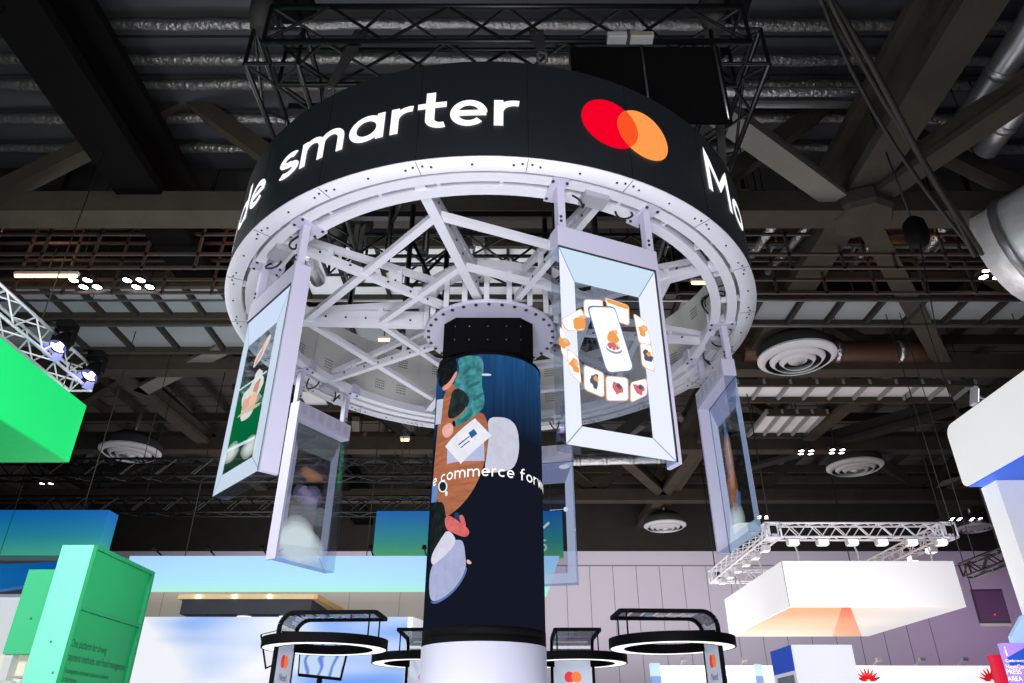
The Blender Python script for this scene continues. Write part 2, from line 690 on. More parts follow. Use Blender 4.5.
# hub
b = MB().lathe([(0, RZ0), (.67, RZ0), (.68, RZ0 + .01), (.68, RZ0 + .03), (0, RZ0 + .03)], (RC.x - .02, RC.y, 0), 72, smooth=False)
hub = b.build('hub_plate', M['lav'], ring)
b = MB()
for k in range(32):
    b.lathe([(0, 0), (.017, 0), (.017, -.012), (0, -.012)], rp(k * 11.25, .64, RZ0) - Vector((.02, 0, 0)), 8)
b.build_each('bolt', M['bolt'], hub)
b = MB().lathe([(.62, 5.58), (.78, 5.58), (.78, 5.66), (.62, 5.66), (.62, 5.58)], (RC.x, RC.y, 0), 60, smooth=False)
for k in range(20):
    b.bar(rp(k * 18 - 3.5, .69, RZ0 + .03), rp(k * 18 - 3.5, .69, 5.6), .05, .05)
b.build('hub_drum', M['white'], ring)
# lifting lugs, cable boxes and cables on the tubes, at the screen hangers
SCREEN_A = [23.0, 94.5, 166.0, -120.0, -48.5]
for a in SCREEN_A:
    for da in (-9.6, 9.6):
        b = MB().bar(rp(a + da, 2.17, RZ0 + .005), rp(a + da, 2.45, RZ0 + .005), .13, .012)
        b.bar(rp(a + da, 2.17, RZ0 + .07), rp(a + da, 2.45, RZ0 + .07), .12, .10)
        br = b.build('hanger_bracket', M['lav'], ring)
        b = MB()
        for r in (2.21, 2.41):
            for d2 in (-1.3, 1.3):
                b.lathe([(0, 0), (.012, 0), (.012, -.01), (0, -.01)], rp(a + da + d2, r, RZ0 - .001), 8)
        b.build_each('bolt', M['bolt'], br)
    q = MB().bar(rp(a - 4.5, 2.31, RZ0 - .015), rp(a + .5, 2.31, RZ0 - .015), .13, .05)
    q.build('power_box', mat('grey_power_box', (150, 150, 158), .5), ring)
    for s0 in (-6.4, 6.4):
        pts = [rp(a + s0 + t * 3 * (1 if s0 < 0 else -1), 2.31 + .05 * math.sin(t * 5), RZ0 - .02 - .1 * math.sin(math.pi * t)) for t in [i / 8 for i in range(9)]]
        MB().tube(pts, .009, 6).build('cable', M['rubber'], ring)
for a, r in ((-72, 2.28), (82, 2.28)):
    b = MB().bar(rp(a, r, RZ0 + .16), rp(a + 2.5, r, RZ0 + .16), .07, .12)
    for k in range(4):
        pts = [rp(a + 1.2 + t * (k - 1.5) * 4, r + .12 * math.sin(t * 4 + k), RZ0 + .2 + .16 * math.sin(t * 3.1 + k * .3)) for t in [i / 10 for i in range(11)]]
        b.tube(pts, .008, 6)
    b.build('cable_bundle', M['rubber'], ring)
# drop cables from the rig to the hub and rim
# ================================================================== HANGING SCREENS
ZT, ZB, HW, RF, RB = 4.87, 3.185, .42, 2.33, 2.21
SEEN = {23.0: 'front', -48.5: 'front', 94.5: 'back', -120.0: 'back', 166.0: 'back'}
SLAB = {23.0: 'white framed transparent screen hanging right of the column showing a phone',
        -48.5: 'leftmost hanging transparent screen, seen edge-on, showing food above green',
        -120.0: 'transparent screen hanging behind the leftmost one, vented back, blurred bright glow at its foot',
        94.5: 'narrow transparent screen hanging at the ring right end with a flame-like bottle picture',
        166.0: 'transparent screen hanging directly behind the column, its lit edge showing at the right'}
pic = {
    'frame_top': screen('screen_pale_blue', (206, 228, 246), 1.), 'frame': screen('screen_frame_white', (233, 238, 255), 1.05),
    'b_top': screen('screen_pale_blue_thin', (176, 182, 228), .9, .45), 'b_frame': screen('screen_frame_thin', (216, 224, 252), 1., .3),
    'h_teal': screen('screen_teal_haze', (90, 150, 205), .8, .62),
    'h_rust': screen('screen_rust_haze', (206, 130, 84), .9, .72), 'h_lilac': screen('screen_lilac_haze', (150, 146, 196), .8, .75), 'h_rose': screen('screen_rose_haze', (214, 170, 160), .9, .68),
    'g_top': screen('screen_top_faint', (170, 174, 184), .7, .72), 'g_frame': screen('screen_frame_faint', (200, 204, 232), .9, .55),
    'g_glow': screen('screen_glow_layer', (240, 250, 244), 1.1, .78),
    'left_top': screen('screen_sky', (206, 222, 246), 1.), 'left_side': screen('screen_side_pale', (210, 228, 248), 1., .12),
    'mitre': screen('screen_mitre', (150, 170, 205), .9), 'mitre_thin': screen('screen_mitre_thin', (120, 140, 190), .8, .4),
    'white': screen('screen_white', (252, 252, 255), 1.1), 'phone_edge': screen('screen_phone_edge', (112, 126, 160), 1.),
    'orange': screen('screen_orange', (244, 164, 84), 1.), 'peach': screen('screen_peach', (240, 190, 150), 1.),
    'grey': screen('screen_grey', (150, 152, 172), 1.), 'slate': screen('screen_slate', (88, 94, 116), 1.),
    'rose': screen('screen_rose', (222, 110, 116), 1.), 'green': screen('screen_green', (0, 112, 62), .9, .12),
    'rust': screen('screen_rust', (196, 108, 60), .9, .3), 'flame': screen('screen_flame', (232, 150, 110), .9, .3),
    'teal': screen('screen_teal', (80, 140, 190), .8, .4), 'glow': screen('screen_glow', (244, 252, 244), 1.1, .1),
    'haze': screen('screen_haze', (196, 222, 206), .9, .5), 'lilac': screen('screen_lilac', (150, 150, 215), .8, .5),
    'silver': screen('screen_silver', (226, 226, 226), .95, .05), 'tan': screen('screen_tan', (214, 196, 170), .9, .1)}


def blob(cx, cy, rx, ry, n=20, wob=0., seed=0, rot=0):
    rnd = random.Random(seed)
    ph = [rnd.uniform(0, 6.28) for _ in range(3)]
    o = []
    for i in range(n):
        t = 2 * math.pi * i / n
        k = 1 + wob * (math.sin(2 * t + ph[0]) + math.sin(3 * t + ph[1]) + .7 * math.sin(5 * t + ph[2])) / 2
        x, y = rx * k * math.cos(t), ry * k * math.sin(t)
        o.append((cx + x * math.cos(rot) - y * math.sin(rot), cy + x * math.sin(rot) + y * math.cos(rot)))
    return o


def rrect(cx, cy, w, h, r, sh=0., ang=0.):
    o = []
    for sx, sy, a in ((1, 1, 0), (-1, 1, 90), (-1, -1, 180), (1, -1, 270)):
        for k in range(5):
            t = R_(a + 22.5 * k)
            x = sx * (w / 2 - r) + r * math.cos(t)
            y = sy * (h / 2 - r) + r * math.sin(t)
            o.append((x, y + sh * x))
    ca, sa = math.cos(ang), math.sin(ang)
    return [(cx + x * ca - y * sa, cy + x * sa + y * ca) for x, y in o]


for a in SCREEN_A:
    front = SEEN[a] == 'front'
    n = Vector((math.sin(R_(a)), -math.cos(R_(a)), 0))
    t = Vector((math.cos(R_(a)), math.sin(R_(a)), 0))

    def P(s, z, r, n=n, t=t):
        return Vector((RC.x, RC.y, z)) + n * r + t * s
    sc = thing('hanging_display', SLAB[a], 'screen', P(0, ZB, RF), 'transparent screens hung around the ring')
    b = MB()                                                     # top housing and one side post
    b.prism([P(-HW, 4.685, RB), P(HW, 4.685, RB), P(HW, 4.685, RF + .012), P(-HW, 4.685, RF + .012)], (0, 0, ZT - 4.685))
    top = b.build('top_housing', M['lav'], sc, bevel=.006)
    b = MB()
    for i in range(6):
        for rr in range(7):
            for cc in range(5):
                s = -.345 + i * .138 + (cc - 2) * .017
                z = 4.735 + rr * .015
                b.bar(P(s, z, RB - .001), P(s, z + .006, RB - .001), .006, .002, up=n)
    b.build('vent_grille', mat('vent_grey', (128, 126, 140), .7), top)
    b = MB().prism([P(HW - .028, ZB - .01, RB), P(HW, ZB - .01, RB), P(HW, ZB - .01, RF + .012), P(HW - .028, ZB - .01, RF + .012)], (0, 0, 4.685 - ZB + .01))
    b.build('side_post', M['lav'], sc)
    b = MB().prism([P(HW - .034, ZB, RF), P(HW - .028, ZB, RF), P(HW - .028, ZB, RF + .014), P(HW - .034, ZB, RF + .014)], (0, 0, 1.5))
    b.prism([P(-HW, 4.68, RF), P(HW - .03, 4.68, RF), P(HW - .03, 4.68, RF + .014), P(-HW, 4.68, RF + .014)], (0, 0, .006))
    b.build('gasket', M['bolt'], sc)
    b = MB().prism([P(-HW, ZB, RF - .006), P(HW - .03, ZB, RF - .006), P(HW - .03, ZB, RF), P(-HW, ZB, RF)], (0, 0, 4.685 - ZB))
    b.prism([P(-HW, ZB, RB), P(-HW + .006, ZB, RB), P(-HW + .006, ZB, RF - .006), P(-HW, ZB, RF - .006)], (0, 0, 4.685 - ZB))
    b.prism([P(-HW + .006, ZB, RB), P(HW - .03, ZB, RB), P(HW - .03, ZB, RF - .006), P(-HW + .006, ZB, RF - .006)], (0, 0, .006))
    b.build('glass_case', M['glass'], sc)
    for da in (-1, 1):
        s = da * .375
        b = MB().prism([P(s - .03, ZT, 2.27), P(s + .03, ZT, 2.27), P(s + .03, ZT, 2.33), P(s - .03, ZT, 2.33)], (0, 0, RZ0 - ZT))
        arm = b.build('hanger_arm', M['lav'], sc)
        b = MB()
        for z in (ZT + .05, ZT + .09):
            b.lathe([(0, 0), (.011, 0), (.011, .008), (0, .008)], P(s - .01, z, 2.33), 8, axis=n)
            b.lathe([(0, 0), (.011, 0), (.011, .008), (0, .008)], P(s - .01, z, 2.27), 8, axis=-n)
        b.build_each('bolt', M['bolt'], arm)
    # picture on the glass: pale frame with mitred corners, then the subject
    names = list(pic)
    b = MB()
    used = []

    def lay(poly, key, eps, b=b, used=used, P=P, hole=None):
        if pic[key] not in used:
            used.append(pic[key])
        vs, fs = flat_poly(poly)
        b.add([P(x, z, RF + eps) for x, z, _ in vs], fs, used.index(pic[key]))
    o = dict(l=-.412, r=.384, b=ZB + .005, t=4.678)
    i_ = dict(l=-.30, r=.222, b=3.325, t=4.41)
    ft, fs_ = ('frame_top', 'frame') if a == 23.0 else (('left_top', 'left_side') if front else (('g_top', 'g_frame') if a == -120.0 else ('b_top', 'b_frame')))
    fe = .012 if a == -120.0 else .001
    lay([(o['l'], o['t']), (i_['l'], i_['t']), (i_['r'], i_['t']), (o['r'], o['t'])], ft, fe)
    lay([(o['l'], o['b']), (i_['l'], i_['b']), (i_['l'], i_['t']), (o['l'], o['t'])], fs_, fe)
    lay([(o['r'], o['b']), (i_['r'], i_['b']), (i_['r'], i_['t']), (o['r'], o['t'])], fs_, fe)
    lay([(o['l'], o['b']), (o['r'], o['b']), (i_['r'], i_['b']), (i_['l'], i_['b'])], fs_, fe)
    mk = 'mitre' if front else 'mitre_thin'
    for (xo, xi) in (('l', 'l'), ('r', 'r')):
        for (zo, zi) in (('t', 't'), ('b', 'b')):
            p, q = Vector((o[xo], o[zo])), Vector((i_[xi], i_[zi]))
            w = Vector((-(q - p).y, (q - p).x)).normalized() * .004
            lay([p + w, q + w, q - w, p - w], mk, .002)
    if a == 23.0:
        def sz(u, v):                                  # sight line of a pixel met with the glass
            d = ray(u, v)
            nn, tt = Vector((n.x, n.y, 0)), Vector((t.x, t.y, 0))
            k = (RC.x * n.x + RC.y * n.y + RF) / (d.x * n.x + d.y * n.y)
            return (Vector((d.x * k - RC.x, d.y * k - RC.y, 0)).dot(tt), d.z * k + CZ)

        def shp(pts, key, e, k=2):
            q = [sz(*p) for p in pts]
            # soften the corners only a little
            out = []
            for p0, p1, p2 in zip(q[-1:] + q[:-1], q, q[1:] + q[:1]):
                a_, b_, c_ = Vector(p0), Vector(p1), Vector(p2)
                r1, r2 = min(.028, (a_ - b_).length * .35), min(.028, (c_ - b_).length * .35)
                s0, s1 = b_ + (a_ - b_).normalized() * r1, b_ + (c_ - b_).normalized() * r2
                for f in (0, .25, .5, .75, 1):
                    m0, m1 = s0.lerp(b_, f), b_.lerp(s1, f)
                    out.append(tuple(m0.lerp(m1, f)))
            lay(out, key, e)
        cards = [([(584, 300), (602, 300.5), (603, 318), (584.5, 317)], None), ([(605, 298), (628, 306), (628.5, 325.5), (611, 319)], 'bar'),
                 ([(633.5, 314), (645, 322), (651, 345), (639, 343)], 'orange'), ([(561, 320), (581, 309), (584, 318), (584, 330), (567, 331)], 'box'),
                 ([(559.5, 327), (565, 333), (567.5, 362), (561, 352)], 'orange'), ([(567, 349), (578, 358), (581, 384), (569.5, 372)], 'orange'),
                 ([(584, 365.5), (603, 373.5), (603.5, 397.5), (584.5, 389.5)], 'slate'), ([(606, 376.5), (627, 378.5), (627.5, 400.5), (606.5, 400.5)], 'rose'),
                 ([(630.5, 383), (646, 379), (646.5, 395), (630.5, 402.5)], 'rose'), ([(640, 343), (651, 346), (654, 372), (642, 366)], 'slate')]
        for i, (q, kind) in enumerate(cards):
            mx_, my_ = sum(p[0] for p in q) / len(q), sum(p[1] for p in q) / len(q)
            e = .003 + .0002 * i
            shp([(mx_ + (x - mx_) * 1.09, my_ + (y - my_) * 1.07) for x, y in q], 'peach', e)
            shp(q, 'white', e + .0001)
            if kind == 'bar':
                shp([(605.5, 299), (627.5, 306.5), (627.5, 310.5), (606.5, 303)], 'orange', e + .006)
            elif kind == 'box':
                shp([(572, 320), (577, 317.5), (585, 319.5), (585, 329), (574, 331)], 'orange', e + .006)
                shp([(577, 317.5), (581, 315.5), (586, 318), (585, 319.5)], 'peach', e + .0062)
            elif kind:
                c0 = sz(mx_, my_)
                lay(blob(c0[0], c0[1], .035, .045, 14, .4, i), kind, e + .006)
                lay(blob(c0[0] + .012, c0[1] + .018, .018, .022, 10, .3, i + 5), {'orange': 'peach', 'slate': 'orange', 'rose': 'slate'}[kind], e + .0062)
        ph_ = [(586.5, 309), (589, 306.5), (611, 307), (614.5, 309.5), (633, 368), (631, 372.5), (609, 374.5), (605, 371)]
        mx_, my_ = 610, 340
        shp(ph_, 'phone_edge', .012)
        shp([(mx_ + (x - mx_) * .93, my_ + (y - my_) * .955) for x, y in ph_], 'white', .0125)
        for (u, v, rx, ry, key, e, wb) in ((613, 350, .062, .034, 'grey', .013, 0), (612.8, 348.5, .057, .03, 'white', .0132, 0), (612.6, 347, .05, .027, 'peach', .0134, 0),
                                           (612, 338, .04, .055, 'orange', .0136, .25), (611, 346, .032, .024, 'rose', .0138, .2), (615, 333, .014, .02, 'peach', .014, .2),
                                           (609, 348.5, .008, .008, 'slate', .0142, 0), (613, 350, .008, .008, 'slate', .0142, 0), (616.5, 349, .008, .008, 'slate', .0142, 0)):
            c0 = sz(u, v)
            lay(blob(c0[0], c0[1], rx, ry, 20, wb, 3), key, e)
    elif a == -48.5:
        lay([(-.29, 3.5), (.21, 3.46), (.21, 3.80), (.1, 3.77), (.0, 3.86), (-.12, 3.80), (-.29, 3.92)], 'green', .002)
        lay([(-.29, 3.5), (.21, 3.46), (.21, 3.485), (-.29, 3.525)], 'left_side', .003)
        for q in range(4):
            lay(blob(-.2, 3.47, .05 + .03 * q, .03 + .018 * q, 20, .1, 3), 'g_glow', .004 + q * .0003)
            lay(blob(.14, 3.42, .05 + .03 * q, .03 + .018 * q, 20, .1, 5), 'g_glow', .004 + q * .0003)
        lay(blob(-.02, 3.86, .17, .16, 24, .3, 2), 'silver', .003)
        lay(blob(-.08, 3.83, .08, .06, 16, .3, 4), 'flame', .004)
        lay(blob(.06, 3.92, .06, .05, 16, .3, 6), 'rust', .004)
        lay(blob(.05, 4.02, .07, .05, 16, .2, 9), 'silver', .0045)
        lay(blob(.04, 3.83, .07, .05, 16, .2, 11), 'peach', .005)
        lay(blob(.0, 3.76, .16, .03, 16, .5, 12), 'tan', .005)
        lay(blob(.03, 4.23, .14, .055, 22, .2, 7, .7), 'silver', .004)
        lay(blob(.0, 4.20, .08, .03, 18, .2, 8, .7), 'flame', .005)
        lay(blob(.06, 4.28, .05, .02, 18, .2, 13, .7), 'peach', .005)
        lay([(-.29, 4.02), (.21, 4.0), (.21, 3.985), (-.29, 4.005)], 'left_side', .0055)
    elif a == 94.5:
        for q in range(3):
            lay(blob(.05, 4.32, .02 + .012 * q, .08 + .03 * q, 16, .1, 3), 'h_teal', .002 + q * .0003)
            lay(blob(.06, 4.02, .04 + .025 * q, .2 + .05 * q, 20, .15, 4), 'h_rose', .0025 + q * .0003)
            lay(blob(.09, 3.72, .06 + .03 * q, .13 + .04 * q, 22, .3, 5 + q), 'h_rust', .003 + q * .0003)
            lay(blob(-.02 + .02 * q, 3.6, .05, .08, 16, .3, 8 + q), 'h_teal', .004 + q * .0003)
        lay(blob(.10, 3.82, .03, .1, 16, .4, 9), 'flame', .005)
        lay(blob(.05, 4.1, .014, .16, 16, .2, 9), 'peach', .005)
        lay([(-.41, 3.2), (.38, 3.2), (.3, 3.42), (.1, 3.40), (-.3, 3.30)], 'glow', .004)
        for q in range(5):
            lay(blob(.12, 3.42, .06 + .035 * q, .05 + .03 * q, 24, .04, 3), 'g_glow', .0045 + q * .0004)
    elif a == -120.0:
        for q in range(7):
            lay(blob(.05, 3.46, .08 + .03 * q, .08 + .028 * q, 24, .04, 3), 'g_glow', .0035 + q * .0004)
        for q in range(4):
            lay(blob(.0, 3.40, .27 + .03 * q, .14 + .022 * q, 24, .03, 3), 'g_glow', .0065 + q * .0004)
        for q in range(3):
            lay(blob(-.03, 4.17, .10 + .05 * q, .025 + .02 * q, 20, .2, 6), 'h_rust', .003 + q * .0003)
            lay(blob(-.02, 3.93, .10 + .05 * q, .06 + .04 * q, 22, .2, 7), 'h_lilac', .003 + q * .0003)
            lay(blob(-.06 + .06 * q, 3.92 + .03 * q, .06, .045, 18, .3, 8 + q), 'h_rose', .004 + q * .0003)
        lay([(-.29, 3.66), (.21, 3.62), (.21, 3.78), (-.29, 3.86)], 'g_top', .0025)
    else:
        lay(blob(-.30, 4.08, .03, .03, 14), 'white', .004)
        lay([(-.41, 4.079), (-.1, 4.077), (-.1, 4.083), (-.41, 4.081)], 'white', .004)
        lay(blob(-.30, 4.62, .07, .03, 14), 'white', .004)
        lay(rrect(-.05, 3.9, .1, .03, .014, 0, -.7), 'silver', .004)
    b.build('screen_picture', used, sc, fix=False)

# ================================================================== LED COLUMN
CC = (-.2346, 6.5)
CR = .5178


def cpnt(a, r, z):                        # a in radians
    return Vector((CC[0] + r * math.sin(a), CC[1] - r * math.cos(a), z))


column = thing('led_column', 'tall round column with a wrapped LED picture of people at a table, white foot', 'column', (CC[0], CC[1], 0))
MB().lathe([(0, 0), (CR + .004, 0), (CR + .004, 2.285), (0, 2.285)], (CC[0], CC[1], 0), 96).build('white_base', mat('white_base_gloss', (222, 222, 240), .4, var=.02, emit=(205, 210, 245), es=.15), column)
MB().lathe([(CR + .003, 2.285), (CR + .003, 2.335), (CR - .004, 2.338), (CR - .004, 2.344), (CR + .003, 2.347), (CR + .003, 2.40), (CR - .003, 2.403), (0, 2.403)], (CC[0], CC[1], 0), 96).build('black_trim_ring', M['black'], column)


def led_face(name):
    m = bpy.data.materials.new(name)
    m.use_nodes = True
    nt = m.node_tree
    nt.nodes.clear()
    out = nt.nodes.new('ShaderNodeOutputMaterial')
    e = nt.nodes.new('ShaderNodeEmission')
    tc = nt.nodes.new('ShaderNodeTexCoord')
    mp = nt.nodes.new('ShaderNodeMapping')
    mp.inputs['Scale'].default_value = (22, 22, 1.2)
    nz = nt.nodes.new('ShaderNodeTexNoise')
    nz.inputs['Scale'].default_value = 1.
    nz.inputs['Detail'].default_value = 5
    sx = nt.nodes.new('ShaderNodeSeparateXYZ')
    gx = nt.nodes.new('ShaderNodeMapRange')
    gx.inputs[1].default_value, gx.inputs[2].default_value = .66, 1.0
    r1 = nt.nodes.new('ShaderNodeMath')
    r1.operation = 'MULTIPLY'
    ramp = nt.nodes.new('ShaderNodeValToRGB')
    ramp.color_ramp.elements[0].color = lin((20, 25, 37))
    ramp.color_ramp.elements[1].color = lin((36, 92, 150))
    ramp.color_ramp.elements[1].position = .75
    L = nt.links.new
    L(tc.outputs['Object'], mp.inputs['Vector'])
    L(mp.outputs[0], nz.inputs['Vector'])
    L(tc.outputs['Generated'], sx.inputs[0])
    L(sx.outputs['Z'], gx.inputs[0])
    L(nz.outputs['Fac'], r1.inputs[0])
    L(gx.outputs[0], r1.inputs[1])
    L(r1.outputs[0], ramp.inputs[0])
    L(ramp.outputs[0], e.inputs[0])
    L(e.outputs[0], out.inputs[0])
    return m


scr = MB().lathe([(CR, 2.40), (CR, 4.80)], (CC[0], CC[1], 0), 96).build('led_screen', led_face('led_wall_picture_ground'), column)
MB().lathe([(CR, 4.80), (CR + .004, 4.80), (CR + .004, 4.83), (CR - .05, 4.87), (0, 4.87)], (CC[0], CC[1], 0), 96).build('top_cap', M['neck'], column)
# octagonal matt black neck up to the ring hub
b = MB()
w, c = .455, .13
oct_ = [(-w + c, -w), (w - c, -w), (w, -w + c), (w, w - c), (w - c, w), (-w + c, w), (-w, w - c), (-w, -w + c)]
b.prism([(CC[0] + x * .97, CC[1] + y * .97, 4.86) for x, y in oct_], (0, 0, RZ0 - 4.86))
nk = b.build('neck', M['neck'], column)
b = MB()
for x, y in ((-.32, -.44), (-.18, -.445), (0, -.445), (.18, -.445), (.32, -.44)):
    for z in (5.0, 5.15):
        b.lathe([(0, 0), (.006, 0), (.006, .004), (0, .004)], (CC[0] + x, CC[1] + y * .995, z), 8, axis=(0, -1, 0))
b.build('screw', M['steel'], nk)
# picture: patches of colour wrapped on the screen
pc = {}


def on_col(name, rgb, polys, eps, rounding=2, es=1.):
    b = MB()
    for poly in polys:
        q = [on_cyl(u, v, CC, CR) for u, v in (smooth_poly(poly, rounding) if rounding else poly)]
        vs, fs = flat_poly(q, .07)
        b.add([cpnt(x, CR + eps, z) for x, z, _ in vs], fs)
    v = {'pictured_jacket': .5, 'pictured_table': .25, 'pictured_trousers': .5, 'pictured_arm': .3, 'pictured_hand': .2, 'pictured_hair': .5, 'pictured_head': .4}.get(name, .08)
    st = (5, 5, 30) if name == 'pictured_table' else (14, 14, 12)
    return b.build(name, screen('column_' + name, rgb, es, 0., v, st), scr, fix=False)


on_col('pictured_table', (174, 108, 78), [[(449, 384), (440.5, 405), (436.5, 440), (434, 470), (433, 484), (437, 500), (444, 516), (447, 517), (459, 508), (471, 494), (481, 475), (487, 452), (488.5, 432), (486, 416), (480, 412), (470, 414), (462, 398), (455, 384)]], .001)
on_col('pictured_head', (24, 27, 30), [[(438.5, 362), (446, 357.5), (455, 356.5), (457.5, 364), (456, 374), (449, 384), (442, 388), (438, 384)]], .0015)
on_col('pictured_face', (226, 150, 140), [[(456.5, 370), (458, 374), (450, 388), (443.5, 391.5), (442, 387), (449, 383)]], .002)
on_col('pictured_trousers', (36, 48, 46), [[(453, 388), (464, 390), (469, 402), (463, 412), (454, 419), (447, 418), (450, 402)]], .002)
on_col('pictured_chair_back', (86, 140, 160), [[(472, 357), (479, 355.5), (484, 362), (483, 375), (480, 380)]], .0015)
on_col('pictured_jacket', (66, 138, 142), [[(457.5, 360), (464, 356.2), (474, 355.4), (479, 360), (482.5, 372), (481.5, 384), (485, 399), (483.5, 409), (472, 418), (460, 426), (454, 425.5), (453, 421.5), (463, 414), (468.5, 405), (470, 399), (465, 391), (454, 387), (454, 383), (460, 370)]], .0025)
on_col('pictured_jacket_fold', (46, 108, 114), [[(462, 372), (470, 366), (472, 368), (464, 376)], [(466, 386), (480, 380), (481, 383), (469, 389)], [(472, 398), (483, 392), (484, 395), (474, 402)], [(460, 421), (472, 412), (474, 414), (462, 423)]], .003)
on_col('pictured_watch', (22, 22, 26), [[(452, 421.5), (455, 420.5), (456, 426.5), (453.5, 427)]], .003)
on_col('pictured_hand', (238, 178, 170), [[(442, 428), (450, 422), (453.5, 426), (453.5, 433), (448, 438.5), (443, 436)]], .003)
on_col('pictured_sheet', (186, 192, 226), [[(447.5, 448), (484, 440), (484.5, 461), (447, 464)]], .0015, 0)
on_col('pictured_edge_patch', (192, 198, 218), [[(437, 400), (443.5, 399), (441, 424), (435.5, 425)]], .002, 0)
on_col('pictured_edge_cloth', (96, 138, 200), [[(432.5, 486), (437.5, 484), (437, 502), (431.5, 503)]], .002, 0)
on_col('pictured_seat', (202, 203, 220), [[(487, 417.5), (503, 417), (511, 420), (517.5, 428), (519.5, 447), (517, 462), (511, 470.5), (493, 473), (484, 472), (487, 452), (489, 435)]], .0012)
on_col('pictured_paper', (236, 236, 246), [[(445.5, 446.5), (475, 418.5), (491.5, 436), (461, 464)]], .003, 0)
on_col('pictured_bar_mark', (54, 96, 156), [[(468.5, 433), (474, 429), (477.5, 434), (471.5, 438.5)], [(458.5, 444.5), (469.5, 436), (470, 437), (459, 445.7)], [(460.5, 447.5), (469.5, 440.5), (470, 441.5), (461, 448.4)]], .0035, 0)
on_col('pictured_saucer', (236, 236, 240), [[(443 + 4.8 * math.cos(t * .524), 486.5 + 6.2 * math.sin(t * .524)) for t in range(12)], [(445, 491), (448, 491), (447.5, 496), (445.5, 496)]], .0025, 1)
on_col('pictured_cup', (20, 44, 38), [[(443 + 3.4 * math.cos(t * .524), 486.5 + 4.8 * math.sin(t * .524)) for t in range(12)]], .003, 1)
on_col('pictured_hair', (30, 36, 38), [[(432.5, 505), (438, 501.5), (444, 502.5), (446, 516), (448.5, 528), (444, 539), (437, 550), (431, 561), (430.5, 530)]], .002)
on_col('pictured_arm', (216, 108, 106), [[(444.5, 518), (449.5, 515), (458, 521), (469, 529), (469.5, 534), (465, 538), (452, 532.5), (446, 529)], [(459, 515), (463.5, 515), (466, 524), (465.5, 530), (461, 524)]], .0025)
on_col('pictured_phone_dark', (40, 62, 92), [[(453, 514), (459, 511.5), (460.5, 523), (456, 520)]], .0022)
on_col('pictured_sofa', (172, 178, 214), [[(447, 541), (458, 539.5), (463.5, 541), (465.5, 556), (466.3, 568), (462, 578), (454, 589), (444, 597.5), (434.5, 602), (430, 599), (429, 585), (431, 566)]], .0015)
on_col('pictured_sofa_edge', (92, 122, 176), [[(466.3, 566), (467.2, 570), (463, 580), (455, 591), (445, 599.5), (435, 604.5), (429.5, 601.5), (434.5, 602), (444, 597.5), (454, 589), (462, 578)]], .0018, 1)
on_col('pictured_cuff', (216, 217, 232), [[(441.5, 538), (448, 529), (456.5, 538.5), (454, 546), (449, 552), (438, 562), (432, 566), (431, 556)]], .0028)
on_col('pictured_finger', (230, 190, 180), [[(466.5, 559.5), (469.5, 560), (472.5, 564), (467, 564)]], .002)
on_col('pictured_pen', (206, 214, 228), [[(481.5, 373.5), (491, 373.8), (491.5, 376), (481.5, 376)]], .003)
b = MB()
SX, TH0 = .0705, math.radians(-49.2)
for word, a0, a1 in (('commerce', -49.2, 29.3), ('forward', 36, 106), ('e', -66.5, -56.5)):
    tot = sum(GLYPH[ch][0] for ch in word) + .2 * (len(word) - 1)
    k = R_(a1 - a0) * CR / tot
    x = 0
    b = MB()
    for ch in word:
        glyph_into(b, ch, lambda px, py, x=x, k=k, a0=a0: cpnt(R_(a0) + (x + px) * k / CR, CR + .005, 3.605 + py * .073), t=.17)
        x += GLYPH[ch][0] + .2
    b.build('screen_lettering', M['ledwhite'], scr, fix=False)


# ================================================================== TRUSS HELPERS
def truss_into(p, q, s, h, r, step, lace_r, mb_ch, mb_lace):
    """square box truss between p and q; returns four chord MBs and fills the lacing"""
    p, q = Vector(p), Vector(q)
    d = (q - p).normalized()
    up = Vector((0, 0, 1))
    a = d.cross(up).normalized()
    up = a.cross(d)
    offs = [a * (s / 2) + up * (h / 2), a * (-s / 2) + up * (h / 2), a * (-s / 2) - up * (h / 2), a * (s / 2) - up * (h / 2)]
    for o, m in zip(offs, mb_ch):
        m.tube([p + o, q + o], r, 8)
    n = max(2, round((q - p).length / step))
    for k in range(4):
        o0, o1 = offs[k], offs[(k + 1) % 4]
        for i in range(n):
            x0, x1 = p + (q - p) * (i / n), p + (q - p) * ((i + 1) / n)
            if i % 2 == 0:
                mb_lace.tube([x0 + o0, x1 + o1], lace_r, 6, caps=False)
            else:
                mb_lace.tube([x0 + o1, x1 + o0], lace_r, 6, caps=False)
        for e in (p, q):
            mb_lace.tube([e + o0, e + o1], lace_r * 1.3, 6, caps=False)


def truss(name, label, p, q, s, m, h=None, r=.025, step=None, lr=None, group=None, cat='truss', drop=None):
    t = thing(name, label, cat, p, group)
    ch = [MB() for _ in range(4)]
    la = MB()
    truss_into(p, q, s, h or s, r, step or s, lr or r * .6, ch, la)
    for c in ch:
        c.build('chord', m, t)
    la.build('lacing', m, t)
    if drop:
        p, q = Vector(p), Vector(q)
        L = (q - p).length
        k = max(2, round(L / drop[0]))
        for i in range(k):
            x = p.lerp(q, (i + .5) / k)
            MB().tube([x + Vector((0, 0, (h or s) / 2)), Vector((x.x, x.y, drop[1]))], .012, 6).build('suspension_wire', M['rubber'], t)
    return t


